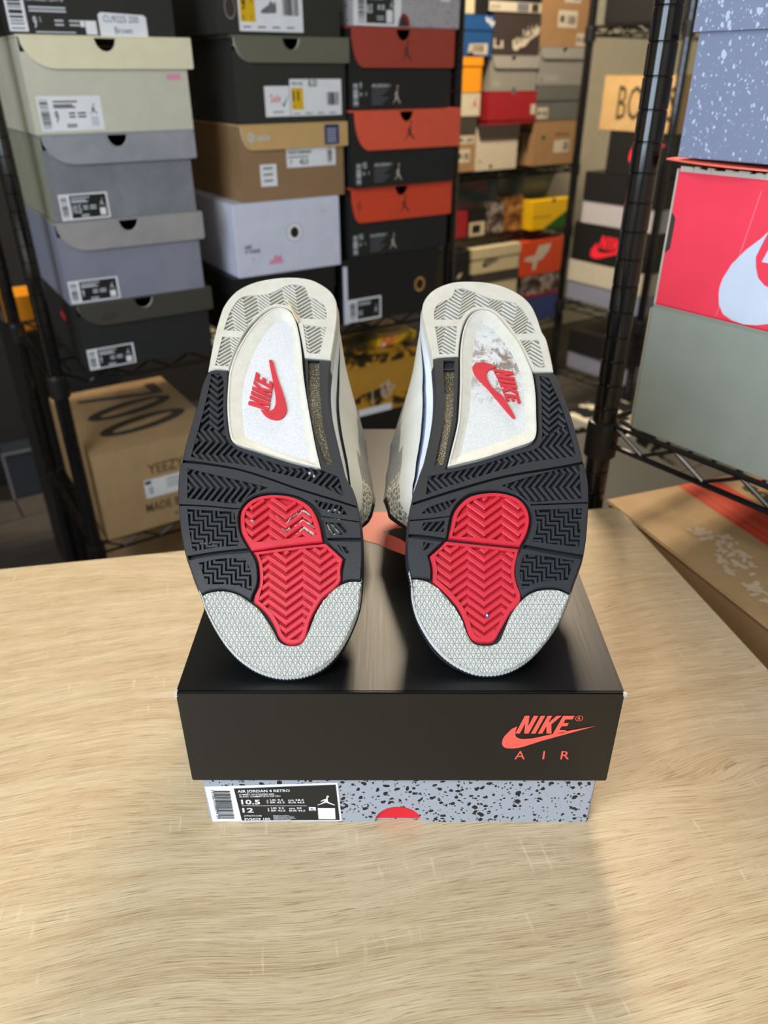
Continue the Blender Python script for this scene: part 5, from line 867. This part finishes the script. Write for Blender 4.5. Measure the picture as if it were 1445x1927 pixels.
{"m":"up","p":[(-19.1,76.4),(-17.4,82.3),(-15.2,90.3),(-11.8,95.7),(-6.1,100.1),(0.4,102.5),(8.6,103.2),(15.7,101.8),(20.9,98.4),(23.9,93.8),(24.8,87.1),(23.1,81.1),(20.2,74.8),(18.2,72.4),(-0.5,74.9)],"w":2.6,"r":[[(1.2,102.4),(1.7,102),(2.5,102.6)],[(-4.1,100.7),(1.3,95.9),(10.1,102.8)],[(14.8,102),(21.6,95.9),(22.2,96.3)],[(-8.5,98.1),(0.9,90),(11.6,98.3),(21.1,89.9),(23.9,92)],[(-16.1,86.9),(-9.1,92.4),(0.5,84.1),(11.2,92.3),(20.6,84),(24.7,87.2)],[(-17.9,79.8),(-9.4,86.4),(0.1,78.3),(10.7,86.4),(20.1,78.3),(22.5,80.1)],[(-15.6,76.2),(-9.7,80.6),(-3.1,75.1)],[(2.5,74.7),(10.3,80.6),(18.9,73.3)],[(8.5,73.9),(9.9,74.9),(11.8,73.3)]]},
{"m":"low","p":[(-22.3,70.9),(-0.9,68.7),(16.9,66.1),(15.2,61.3),(13.7,54.2),(14.6,47.2),(16.2,40.4),(10.3,33.3),(6.6,27.3),(3,21.3),(0.4,18.5),(-3,18.1),(-6.8,18.9),(-9.2,21.7),(-11.2,28.1),(-15.2,35.9),(-21.8,43.9),(-29,50.3),(-28.5,56.9),(-29.9,63.3),(-25.9,67.4)],"w":2.6,"r":[[(-23.2,69.7),(-20.2,67.3),(-16.3,70.2)],[(-2.5,68.8),(-0.5,67.3),(1.1,68.4)],[(-26.3,66.6),(-20.4,62),(-10.3,69.4),(-0.8,61.9),(6.8,67.5)],[(12.8,66.7),(15.9,64.2)],[(-29.5,63.5),(-20.6,56.8),(-10.5,64.1),(-1.1,56.7),(9.1,64),(14.6,59.6)],[(-28.6,57.5),(-20.8,51.6),(-10.8,58.8),(-1.3,51.6),(8.8,58.7),(13.8,54.8)],[(-28.8,52.4),(-20.9,46.6),(-11,53.6),(-1.6,46.5),(8.5,53.6),(14.2,49.2)],[(-20.3,42.2),(-11.2,48.6),(-1.8,41.6),(8.2,48.5),(15.4,43.1)],[(-17.7,39.2),(-11.4,43.6),(-2,36.7),(8,43.5),(14.4,38.8)],[(-15.3,36.1),(-11.5,38.7),(-2.1,31.9),(7.8,38.6),(12.1,35.5)],[(-13.4,32.7),(-11.7,33.9),(-2.3,27.2),(7.5,33.8),(9.5,32.4)],[(-11.6,28.9),(-2.4,22.6),(7.4,29.1),(7.6,28.9)],[(-9.5,22.8),(-3,18.3)],[(-2.1,18.3),(3.2,21.7)]]},
]}
RES = [[[-12.3, 92.1], [-7.7, 87.2], [-5.2, 86.7], [-2.9, 92.0], [0.3, 94.9]], [[-8.3, 83.4], [-5.3, 82.0], [-3.3, 84.4]], [[0.3, 78.7], [5.1, 84.3], [12.5, 78.7]], [[-0.0, 84.8], [4.0, 89.1], [11.0, 84.3]], [[-1.1, 89.1], [3.7, 95.9], [9.0, 92.0]], [[-27.6, 82.1], [-24.9, 79.7], [-22.5, 82.1]], [[-26.9, 89.2], [-25.2, 88.2]], [[-56.4, 76.1], [-53.6, 73.9], [-44.5, 74.3]], [[18.5, 86.2], [21.2, 79.6], [25.4, 79.6]], [[20.6, 86.2], [25.4, 80.5]], [[13.8, 97.8], [16.5, 94.9], [23.3, 96.3], [27.6, 91.9]], [[15.0, 90.5], [26.0, 89.0]], [[5.8, 122.5], [9.5, 119.9]]]
STRAW = [(-15.5, 261.2, 0.0035), (-12.8, 255.9, 0.0022), (-9.9, 248.2, 0.0018), (-6.7, 242.1, 0.0012)]
SPOT = [-1.0, 29.9]
# ------------------------------------------------------------------ black shoe box under the shoes
BM = Matrix.Translation((.0079, .3087, 0)) @ Matrix.Rotation(-.0042, 4, 'Z')
bx = empty('display_shoe_box', BM, 'black lidded shoe box with cement print base carrying the two shoes', 'box')
LW, LH, BH, BD, BW = .248, .0708, .0396, .3565, .2372
b = MB(); hb = .1080; sl = .0006
# base tray with the half round cut in the front showing the red lining
x0, x1 = -BW / 2, BW / 2; bot = -.1178
arc = [(-.0003 + .0145 * math.cos(a), .0142 * math.sin(a)) for a in [math.pi * i / 20 for i in range(21)]]
outer = [(-BW / 2 + .002, 0.0)] + [(x, max(0.0, y)) for x, y in reversed(arc)] + [(BW / 2 - .0015, 0.0), (BW / 2, hb), (-BW / 2, hb)]
b.plate(outer, [], -.0012, 0, 'cement_print', lambda x, y, w: (x, .0006 - w, y))
b.box((-BW / 2 + .001, BD - .004, 0), (BW / 2 - .001, BD - .0025, hb), 'cement_print'); b.box((-BW / 2, .0022, 0), (-BW / 2 + .0015, BD - .0045, hb), 'cement_print'); b.box((BW / 2 - .0015, .0022, 0), (BW / 2, BD - .0045, hb), 'cement_print')
b.box((-BW / 2 + .002, .0022, .0002), (BW / 2 - .002, BD - .005, .0015), 'cement_print')
b.build('base', bx)
MB().box((-.03, .0022, .0016), (.03, .0032, .06), 'lining_red').build('lining', bx, label='bright red inner lining showing in the half round cut')
l = MB(); H0 = BH; H1 = BH + LH
# lid: bevelled shell
def lidv(x, y, z): return (x, y, z)
l.box((-LW / 2, -.0004, H1 - .0022), (LW / 2, BD, H1), 'black_satin_board', .0010)
l.box((-LW / 2 + .0002, -.0014, H0), (LW / 2 - .0002, .0006, H1 - .00005), 'black_satin_board', .0007)
l.box((-LW / 2, .0002, H0), (-LW / 2 + .0012, BD, H1 - .0024), 'black_satin_board'); l.box((LW / 2 - .0012, .0002, H0), (LW / 2, BD, H1 - .0024), 'black_satin_board'); l.box((-LW / 2 + .0014, BD - .0012, H0), (LW / 2 - .0014, BD, H1 - .0024), 'black_satin_board')
l.build('lid', bx)
d = Dec(frontf(.0014))
d.nike(.0660, .0797, .0278, .0140, 'coral', shear=.30); d.shape(SWOOSH, .0590, .0676, .0520, .0182, 'coral')
d.disc(.1008, .0917, .0022, 'coral', 28, .0022, .86); d.text('R', .10005, .0907, .0021, 'coral', w=.0016, bold=.02)
for ch, x, w in (('A', .0672, .0060), ('I', .0835, .0010), ('R', .0940, .0050)): d.text(ch, x, .0588, .0069, 'coral', w=w, bold=.004)
d.build('logo', bx)
d = Dec(frontf(-.0006))
q = lambda px, py: (px, py)
d.poly([(-.1164, .0003), (-.0355, .0010), (-.0369, .0362), (-.1176, .0325)], 'white'); d.up()
d.poly([(-.0980, .0016), (-.0368, .0022), (-.0382, .0346), (-.1000, .0310)], 'black'); d.up()
rnd = random.Random(2); y = .0035
while y < .0292:
    h_ = rnd.choice((.0003, .0005, .0008, .0011)); d.rect(-.1126 + .0004 * (1 - y / .03), y, .0098, h_, 'bar'); y += h_ + rnd.choice((.0003, .0005, .0007))
d.text('197863058894 24', -.1142, .0298, .0019, 'bar', w=.0265, rot=-88, bold=.0)
T = lambda s_, x, y, h, w, bold=.01, mat='white', rot=1.5: d.text(s_, x, y, h, mat, w=w, bold=bold, rot=rot)
T('AIR JORDAN 4 RETRO', -.0979, .0277, .0022, .0318, .02); T('SUMMIT WHITE/FIRE RED', -.0974, .0252, .0013, .0218); T('BLANC SOMMET/ROUGE FEU', -.0972, .0234, .0013, .0250)
T('10.5', -.0966, .0172, .0040, .0116, .025, rot=0); d.rect(-.0966, .0157, .0402, .00025, 'white'); T('12', -.0966, .0096, .0040, .0068, .025, rot=0)
for y0 in (.0, -.0075):
    T('MENS', -.0800, .0180 + y0, .0009, .0032, .01, rot=90); T('UK 9.5', -.0788, .0203 + y0, .0015, .0080, .02, rot=0); T('BR 42.5', -.0788, .0181 + y0, .0015, .0088, .02, rot=0); T('EUR 44.5', -.0676, .0181 + y0, .0015, .0098, .02, rot=0)
T('cm 28.5', -.0678, .0203, .0015, .0096, .02, rot=0); T('cm 29', -.0678, .0128, .0015, .0080, .02, rot=0)
T('JORDAN.COM', -.0962, .0058, .0013, .0110, .01, rot=0); T('FV5029 100', -.0960, .0022, .0020, .0160, .02, rot=1)
for i, s_ in enumerate(('MADE IN CHINA /', 'FABRIQUE EN CHINE /', 'FABRICADO EN CHINA /', 'HECHO EN CHINA')): T(s_, -.0779, .0062 - i * .0012, .0008, (.0104, .0132, .0140, .0108)[i], .01, rot=0)
d.jumpman(-.0500, .0160, .0108, .0086, 'white'); d.rect(-.0554, .0112, .0042, .0034, 'white'); d.rect(-.0499, .0034, .0106, .0104, 'white')
d.up(); d.rect(-.0545, .0118, .0026, .0006, 'bar'); d.rect(-.0545, .0130, .0016, .0006, 'bar')
d.build('size_label', bx, label='white and black size label at the lower left')
# coral mark printed on the lid top between the shoes
d = Dec(lambda x, y, w: (x - .0079, y - .3087, H1 + w))
mark = [(-.060, .500), (-.020, .504), (-.004, .5055), (.010, .504), (.030, .498), (.060, .488), (.085, .490), (.085, .470), (.050, .466), (.030, .452), (.022, .448), (.012, .452), (.006, .4555), (-.0035, .4635), (.002, .4625), (.010, .456), (.018, .447), (.024, .443), (.032, .440), (.060, .440), (.060, .425), (.030, .418), (.022, .428), (.013, .437), (.002, .446), (-.008, .4565), (-.018, .463), (-.040, .470), (-.060, .474)]
mark = [(-.060, .500), (-.020, .504), (-.004, .5055), (.010, .504), (.030, .496), (.060, .490), (.060, .474), (.034, .474), (.024, .478), (.016, .4815), (.008, .481), (-.0025, .4755), (.003, .4715), (.010, .466), (.016, .459), (.024, .4535), (.034, .451), (.050, .450), (.050, .430), (.030, .430), (.0245, .428), (.0235, .434), (.020, .440), (.012, .4455), (.002, .452), (-.006, .459), (-.016, .464), (-.030, .468), (-.060, .472)]
d.poly(mark, 'coral_top'); d.build('top_logo', bx, label='coral mark printed across the lid top')
cw = MB(); rnd = random.Random(4)
for sx in (-1, 1):
    for k in range(7): a = rnd.uniform(-.0006, .0012); cw.box((sx * (LW / 2 - .0002) - .0009, -.0016 + a, H1 - .0028 + k * .0004), (sx * (LW / 2 - .0002) + .0009, .0000 + a, H1 - .0022 + k * .0004), 'edge')
tag(cw.build('worn_corner', bx, label='white worn cardboard at the lid corners'), kind='stuff')

# ------------------------------------------------------------------ the shoes
ALF = R(31); eV = Vector((0, math.cos(ALF), math.sin(ALF))); eU = Vector((1, 0, 0)); eN = Vector((0, -math.sin(ALF), math.cos(ALF)))
def curl(v): return 2.6 * max(0, .085 - v) ** 2
def smooth(P_, corner=48):
    n = len(P_); out = []
    P_ = [Vector(p) for p in P_]
    def tan(i):
        a = P_[i] - P_[i - 1]; b_ = P_[(i + 1) % n] - P_[i]
        if a.length < 1e-6 or b_.length < 1e-6 or math.degrees(a.angle(b_)) > corner: return None
        return (P_[(i + 1) % n] - P_[i - 1]).normalized()
    for i in range(n):
        p, q_ = P_[i], P_[(i + 1) % n]; L_ = (q_ - p).length; t0 = tan(i) or (q_ - p).normalized(); t1 = tan((i + 1) % n) or (q_ - p).normalized()
        k = max(1, min(5, int(L_ / .0018)))
        for j in range(k):
            s_ = j / k; h00 = 2 * s_ ** 3 - 3 * s_ ** 2 + 1; h10 = s_ ** 3 - 2 * s_ ** 2 + s_; h01 = -2 * s_ ** 3 + 3 * s_ ** 2; h11 = s_ ** 3 - s_ ** 2
            v_ = p * h00 + t0 * L_ * h10 + q_ * h01 + t1 * L_ * h11; out.append((v_.x, v_.y))
    return out
def inset(P_, d_):
    n = len(P_); out = []; ar = sum(P_[i - 1][0] * P_[i][1] - P_[i][0] * P_[i - 1][1] for i in range(n)); sg = 1 if ar > 0 else -1
    for i in range(n):
        a = Vector(P_[i]) - Vector(P_[i - 1]); b_ = Vector(P_[(i + 1) % n]) - Vector(P_[i])
        na = Vector((-a.y, a.x)).normalized() * sg; nb = Vector((-b_.y, b_.x)).normalized() * sg; m_ = na + nb
        if m_.length < .2: m_ = na
        m_.normalize(); k = min(1.6, 1 / max(.5, m_.dot(na))); out.append((P_[i][0] + m_.x * d_ * k, P_[i][1] + m_.y * d_ * k))
    return out
def mm(P_): return [(a / 1000, b_ / 1000) for a, b_ in P_]
def ribs(mb, lines, w, top, bot, mat, fn, side=None):
    w = w / 1000
    for ln in lines:
        P_ = [Vector(p) for p in mm(ln)]; n = len(P_)
        if n < 2: continue
        Lp, Rp = [], []
        for i in range(n):
            a = (P_[i] - P_[i - 1]).normalized() if i else (P_[1] - P_[0]).normalized(); b_ = (P_[i + 1] - P_[i]).normalized() if i < n - 1 else a
            na = Vector((-a.y, a.x)); nb = Vector((-b_.y, b_.x)); m_ = (na + nb); m_ = m_.normalized() if m_.length > .1 else na; k = min(2.0, 1 / max(.4, m_.dot(na)))
            e = -a * .0004 if i == 0 else (a * .0004 if i == n - 1 else Vector((0, 0)))
            Lp.append(P_[i] + m_ * w * .5 * k + e); Rp.append(P_[i] - m_ * w * .5 * k + e)
        c_ = w * .16; V = []; F_ = []
        for i in range(n):
            mid = (Lp[i] + Rp[i]) / 2; l0, r0 = Lp[i], Rp[i]; l1 = mid + (l0 - mid) * .62; r1 = mid + (r0 - mid) * .62
            V += [fn(l0.x, l0.y, bot), fn(l0.x, l0.y, top - .0005), fn(l1.x, l1.y, top), fn(r1.x, r1.y, top), fn(r0.x, r0.y, top - .0005), fn(r0.x, r0.y, bot)]
        for i in range(n - 1):
            for j in range(5): F_.append((6 * i + j, 6 * i + 6 + j, 6 * i + 7 + j, 6 * i + 1 + j))
        F_ += [(0, 1, 2, 3, 4, 5), tuple(6 * (n - 1) + j for j in (5, 4, 3, 2, 1, 0))]
        mb.add(V, F_, mat)
def shoe(S, label, mir, soiled):
    O = Vector(S['O']); root = empty('sneaker', Matrix.Translation(O), label, 'shoe', 'pair of sneakers standing on their toes')
    def fn(u, v, w):
        p = eU * u + eV * v + eN * (w - curl(v))
        if (O + p).z < LID + .0004: p.z = LID + .0004 - O.z
        return (p.x, p.y, p.z)
    G = lambda k: smooth(mm(S[k])); out = G('outline')
    us = lambda poly, v: sorted(poly[i][0] + (v - poly[i][1]) * (poly[i - 1][0] - poly[i][0]) / (poly[i - 1][1] - poly[i][1]) for i in range(len(poly)) if (poly[i][1] > v) != (poly[i - 1][1] > v))
    grid = [(x * .004 - .09, y * .004 + .0011) for x in range(46) for y in range(24)]
    # base slab: black rubber carrier under all tread pods
    sl_ = MB(); sl_.plate(inset(out, .0012), [], -.0078, -.0030, 'groove_black', fn, grid)
    sl_.build('outsole_base', root)
    side = {'heel': 'heel_rubber', 'ff': 'black_rubber', 'up': 'red_rubber', 'low': 'red_rubber'}
    floor = {'heel': 'groove_shade', 'ff': 'groove_black', 'up': 'groove_red', 'low': 'groove_red'}
    names = {'heel': ('heel_outsole', 'heel', 'off white heel rubber with herringbone tread'), 'ff': ('forefoot_outsole', 'ff', 'black rubber tread'), 'up': ('forefoot_pod', 'pod_up', 'red rubber pod, upper piece'), 'low': ('forefoot_pod', 'pod_low', 'red rubber pod, lower piece')}
    for k, (nm, key, lab) in names.items():
        P_ = G(key); ph = [smooth(mm(e['p'])) for e in S['pockets'] if e['m'] == k]
        e_ = MB(); hh = inset(P_, .0006)
        # chamfered rim
        e_.plate(hh, ph, -.0031, 0, side[k], fn, grid if k in ('low', 'ff') else None, side=side[k])
        nP = len(P_); e_.add([fn(a, b_, -.0008) for a, b_ in P_] + [fn(a, b_, 0) for a, b_ in hh] + [fn(a, b_, -.0034) for a, b_ in P_],
                             [(i, (i + 1) % nP, nP + (i + 1) % nP, nP + i) for i in range(nP)] + [(2 * nP + i, 2 * nP + (i + 1) % nP, (i + 1) % nP, i) for i in range(nP)], side[k])
        o = e_.build(nm, root, label=lab)
        r_ = MB(); fl_ = MB()
        for e, hp in zip([e for e in S['pockets'] if e['m'] == k], ph):
            if e['r']: ribs(r_, e['r'], e['w'], -.0003, -.0030, side[k], fn)
            fl_.plate(hp, [], None, -.0028 if k != 'heel' else -.0016, 'glitter_resin' if (k == 'ff' and len(e['r']) == 0 and is_strip(e)) else floor[k], fn, grid if k in ('low',) else None)
        if r_.v: tag(r_.build('tread', o), kind='stuff')
        fl_.build('groove', o)
    # toe: raised triangular studs meeting in six pointed stars
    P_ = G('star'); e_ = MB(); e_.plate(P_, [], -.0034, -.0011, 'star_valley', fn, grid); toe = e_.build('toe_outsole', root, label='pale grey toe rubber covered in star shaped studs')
    PI_ = inset(P_, .0004); st_ = MB(); a_ = .0030; hgt = a_ * math.sqrt(3) / 2; us0 = min(p[0] for p in P_); us1 = max(p[0] for p in P_); vs1 = max(p[1] for p in P_)
    j = -1
    while j * hgt < vs1 + hgt:
        i = 0
        while us0 + i * a_ < us1 + a_:
            x = us0 + i * a_ + (a_ / 2 if j % 2 else 0); y = j * hgt
            for T3 in (((x, y), (x + a_, y), (x + a_ / 2, y + hgt)), ((x + a_, y), (x + 1.5 * a_, y + hgt), (x + a_ / 2, y + hgt))):
                c_ = (sum(p[0] for p in T3) / 3, sum(p[1] for p in T3) / 3)
                if inpoly(c_, P_):
                    T3 = tuple(p if inpoly(p, P_) else near_on(p, P_) for p in T3)
                    st_.add([fn(p[0], p[1], -.0013) for p in T3] + [fn(c_[0] + (p[0] - c_[0]) * .30, c_[1] + (p[1] - c_[1]) * .30, -.0002) for p in T3], [(0, 1, 4, 3), (1, 2, 5, 4), (2, 0, 3, 5), (3, 4, 5)], 'star_rubber')
            i += 1
        j += 1
    # studs wrapping over the toe edge
    n = len(out)
    for i in range(0, n):
        p = out[i]; q_ = out[(i + 1) % n]
        if p[1] < .060 and inpoly_near(p, P_):
            m_ = Vector(((p[0] + q_[0]) / 2, (p[1] + q_[1]) / 2)); c_ = Vector((sum(a[0] for a in out) / n, .13)); d_ = (m_ - c_).normalized() * .0010
            st_.add([fn(p[0], p[1], -.0012), fn(q_[0], q_[1], -.0012), fn(q_[0], q_[1], -.0052), fn(p[0], p[1], -.0052), fn(m_.x + d_.x, m_.y + d_.y, -.0028)], [(0, 1, 4), (1, 2, 4), (2, 3, 4), (3, 0, 4)], 'star_rubber')
    tag(st_.build('toe_stud', toe), kind='stuff')
    # arch shank: dished plate with raised logo
    A_ = G('shank'); B_ = G('shank_in'); e_ = MB()
    A1 = inset(A_, .0011); bset = {(round(a, 6), round(b_, 6)) for a, b_ in B_}
    e_.plate(A_, [A1], -.0030, .0006, 'shank_cream', fn)
    e_.plate(A1, [B_], None, .0006, 'shank_cream', lambda x, y, w: fn(x, y, -.0012 if (round(x, 6), round(y, 6)) in bset else .0002))
    # replace the inner lip by a slope
    C_ = inset(B_, .0016); nB = len(B_)
    e_.add([fn(a, b_, -.0012) for a, b_ in B_] + [fn(a, b_, -.0016) for a, b_ in C_], [(i, (i + 1) % nB, nB + (i + 1) % nB, nB + i) for i in range(nB)], 'shank_cream')
    sh_ = e_.build('arch_plate', root, label='cream edged white arch plate')
    MB().plate(C_, [], None, -.0016, 'shank_soiled' if soiled else 'shank_white', fn).build('panel', sh_)
    lg = MB(); lg.plate(G('swoosh'), [], -.0016, -.0002, 'logo_red', fn)
    Q = [Vector(p) for p in mm(S['nikeq'])]       # baseline start, baseline end, top end, top start
    for g_ in NIKE:
        pts = []
        for a, b_ in g_:
            b2 = b_; lo = Q[0].lerp(Q[1], a); hi = Q[3].lerp(Q[2], a); q_ = lo.lerp(hi, b2); pts.append((q_.x, q_.y))
        lg.plate(pts, [], -.0016, -.0002, 'logo_red', fn)
    lg.build('logo', sh_, label='raised red logo')
    # sidewalls and upper, lofted below the tread
    def ring(v, w, grow):
        a = us(out, v); return a[0], a[-1]
    sgn = -1 if mir else 1; BK = 1.55 if mir else 1.25
    def bulge(v):
        K = [(0, 0), (.08, 0), (.10, .003), (.12, .013), (.14, .019), (.17, .021), (.20, .019), (.23, .011), (.25, .005), (.28, .002), (.4, 0)]
        for (a, b_), (c_, d_) in zip(K[:-1], K[1:]):
            if a <= v <= c_: return (b_ + (d_ - b_) * (v - a) / (c_ - a)) * BK
        return 0
    def band(name, mat, w0, w1, g0, g1, v0=None, v1=None, matfn=None, lab=None, steps=3, bul=False):
        e_ = MB(); P_ = out; n_ = len(P_); c_ = Vector((sum(p[0] for p in P_) / n_, sum(p[1] for p in P_) / n_)); rings = []
        for k in range(steps + 1):
            f_ = k / steps; w = w0 + (w1 - w0) * f_; g_ = g0 + (g1 - g0) * f_
            fb_ = .40 * f_ if bul else 0; rings.append([fn(a + (sgn * bulge(b_) * fb_ if (a - c_.x) * sgn > 0 else 0), b_, w * (1 if b_ > .10 else .55 + .45 * max(0, b_) / .10)) for a, b_ in inset(P_, -g_)])
        for k in range(steps):
            for i in range(n_):
                j_ = (i + 1) % n_; vmid = P_[i][1]
                if v0 is not None and not (v0 <= vmid <= v1): continue
                m_ = matfn(P_[i], k) if matfn else mat
                e_.add([rings[k][i], rings[k][j_], rings[k + 1][j_], rings[k + 1][i]], [(0, 3, 2, 1)], m_)
        return e_.build(name, root, smooth=False, label=lab)
    band('outsole_wall', 'heel_rubber', -.0006, -.0085, -.0004, .0010, matfn=lambda p, k: 'heel_rubber' if p[1] > .205 else ('star_rubber' if (p[1] < .045 and k < 2) else 'black_rubber'))
    fl2 = 'fleck_blue_rubber' if mir else 'fleck_grey_rubber'
    band('midsole', 'midsole_white', -.0085, -.034, .0010, -.002, matfn=lambda p, k: ('midsole_white' if k < 2 else fl2) if p[1] > .115 else ('collar_black' if p[1] < .07 else ('black_rubber' if k < 2 else 'midsole_white')), steps=5, bul=True, lab='white midsole with speckled panels')
    # upper
    def wtop(v):
        K = [(0, .014), (.012, .026), (.03, .037), (.055, .043), (.08, .052), (.11, .068), (.145, .092), (.175, .112), (.19, .118), (.22, .104), (.25, .108), (.272, .112), (.284, .10)]
        for (a, b_), (c_, d__) in zip(K[:-1], K[1:]):
            if a <= v <= c_: return b_ + (d__ - b_) * (v - a) / (c_ - a)
        return K[-1][1] if v > K[-1][0] else K[0][1]
    vmin, vmax = min(p[1] for p in out) + .003, max(p[1] for p in out) - .004
    NV, NA = 46, 28; G_ = []
    for i in range(NV + 1):
        v = vmin + (vmax - vmin) * i / NV; a = us(out, v); u0, u1 = (a[0], a[-1]) if a else (0, 0); c_ = (u0 + u1) / 2; hw = (u1 - u0) / 2 - .0012; ht = wtop(v); wb = .030 * (1 if v > .10 else .55 + .45 * max(0, v) / .10)
        row = []
        for j in range(NA + 1):
            th = math.pi * j / NA; cc, ss = math.cos(th), math.sin(th)
            ex_ = .62 if v > .09 else .8
            x = math.copysign(abs(cc) ** (ex_), cc); z = ss ** .9
            nar = 1 - .30 * z ** 1.4 * min(1, max(0, (v - .07) / .10)) if v > .07 else 1
            X_ = -hw * x * nar
            bl = min(1, max(0, (v - .075) / .045)); X0_ = -hw * math.copysign(abs(cc) ** .62, cc) * (1 - .22 * z)
            if -x * sgn > 0:                       # the side facing the other shoe keeps its full width and swells past the waist
                x = math.copysign(1 if z < .72 else math.sqrt(max(0, 1 - ((z - .72) / .28) ** 2)), cc)
                X_ = -(hw + bulge(v) * (.28 + .80 * min(1, z * 1.25))) * x
                X_ = X_ * bl + X0_ * (1 - bl)
            row.append((c_ + X_, v + .0, -(wb * .62 + (ht - wb * .62) * z)))
        G_.append(row)
    parts = {k: MB() for k in ('quarter', 'wing_panel', 'netting', 'netting_far', 'tongue', 'toe_cap')}
    mats_ = {'quarter': 'leather_white', 'wing_panel': 'fleck_grey_rubber', 'netting': 'netting', 'netting_far': 'netting', 'tongue': 'collar_black', 'toe_cap': 'leather_white'}
    for i in range(NV):
        for j in range(NA):
            v = (G_[i][j][1] + G_[i + 1][j][1]) / 2; d_ = -(G_[i][j][2] + G_[i + 1][j + 1][2]) / 2; e = d_ / wtop(v)
            if v < .085: k = 'toe_cap' if e < .86 or v < .055 else 'tongue'
            elif v < .150: k = 'quarter' if e < .56 - (v - .085) * 1.6 else ('netting' if e < .74 and v > .098 else ('wing_panel' if e < .88 else 'tongue'))
            else: k = 'quarter' if e < .46 + (v - .15) * 2.4 else ('wing_panel' if e < .93 else 'tongue')
            if v < .150 and e > .93 or v < .138 and e > .74: k = 'tongue'
            if k == 'netting' and j >= NA // 2: k = 'netting_far'
            parts[k].add([fn(*G_[i][j]), fn(*G_[i][j + 1]), fn(*G_[i + 1][j + 1]), fn(*G_[i + 1][j])], [(0, 1, 2, 3)], mats_[k])
    for i_, key in ((0, 'toe_cap'), (NV, 'wing_panel')):
        parts[key].add([fn(*p) for p in G_[i_]], [tuple(range(NA + 1))], mats_[key])
    labs = {'quarter': 'smooth white leather quarter', 'wing_panel': 'grey speckled lace panel', 'netting': 'cream moulded netting', 'netting_far': 'cream moulded netting', 'tongue': 'black tongue and collar', 'toe_cap': 'white leather toe'}
    for k, mb_ in parts.items():
        if mb_.v:
            o = mb_.build(k.replace('_far', ''), root, label=labs[k]); bm = bmesh.new(); bm.from_mesh(o.data); bmesh.ops.remove_doubles(bm, verts=bm.verts, dist=.00005)
            for f_ in bm.faces: f_.smooth = True
            bm.to_mesh(o.data); bm.free()
    return root, fn
def is_strip(e):
    ys = [p[1] for p in e['p']]; xs = [p[0] for p in e['p']]
    return max(ys) - min(ys) > 35
def near_on(p, poly):
    best = None
    for i in range(len(poly)):
        a = Vector(poly[i - 1]); b_ = Vector(poly[i]); d_ = b_ - a; t_ = max(0, min(1, (Vector(p) - a).dot(d_) / max(1e-12, d_.length_squared))); q_ = a + d_ * t_
        if best is None or (q_ - Vector(p)).length < best[0]: best = ((q_ - Vector(p)).length, q_)
    return (best[1].x, best[1].y)
def inpoly_near(p, poly):
    return any((Vector(p) - Vector(q_)).length < .0035 for q_ in poly)
shL, fnL = shoe(SOLE_L, 'left sneaker, sole to the camera with white residue on its red tread', False, False)
shR, fnR = shoe(SOLE_R, 'right sneaker, sole to the camera with brown dirt on its arch plate', True, True)
# residue pressed into the tread of the left shoe
rs = MB(); rnd = random.Random(9)
def smear(px_pts, w):
    for a, b_ in zip(px_pts[:-1], px_pts[1:]):
        A_, B_ = Vector(a), Vector(b_); L_ = (B_ - A_).length; n = max(2, int(L_ / .0011))
        for i in range(n):
            c_ = A_.lerp(B_, (i + .5) / n); r_ = w * rnd.uniform(.35, .85); k = 6
            P_ = [(c_.x + r_ * math.cos(q_ * 1.05 + .3) * rnd.uniform(.7, 1.2), c_.y + r_ * math.sin(q_ * 1.05 + .3) * rnd.uniform(.6, 1.1)) for q_ in range(k)]
            rs.add([fnL(x, y, -.0024) for x, y in P_] + [fnL(c_.x, c_.y, -.0001)], [(q_, (q_ + 1) % k, k) for q_ in range(k)], 'residue')
for ln in RES: smear(mm(ln), .0019)
tag(rs.build('residue', shL, label='chalky white residue caught in the tread'), kind='stuff')
sx_, sy_ = SPOT[0] / 1000, SPOT[1] / 1000; k_ = MB()
for r_, w_, m_ in ((.0011, .0002, 'blue2'), (.0005, .0005, 'white')): k_.add([fnR(sx_ + r_ * math.cos(a * .5236), sy_ + r_ * 1.2 * math.sin(a * .5236), w_) for a in range(12)], [tuple(range(12))], m_)
k_.build('bead', shR, label='tiny blue and white bead in the red tread')
s_ = MB(); P_ = [fnL(a / 1000, b_ / 1000, w) for a, b_, w in STRAW]
s_.path(P_, .0006, 'straw', 6); P2 = [tuple(Vector(p) + Vector(shL.location)) for p in P_]
so = empty('dry_stem', Matrix.Translation(P2[0]), 'thin dry plant stem stuck across the heel of the left sneaker', 'stem')
sm_ = MB(); sm_.path([tuple(Vector(p) - Vector(P2[0])) for p in P2], .0006, 'straw', 6); sm_.build('stalk', so)
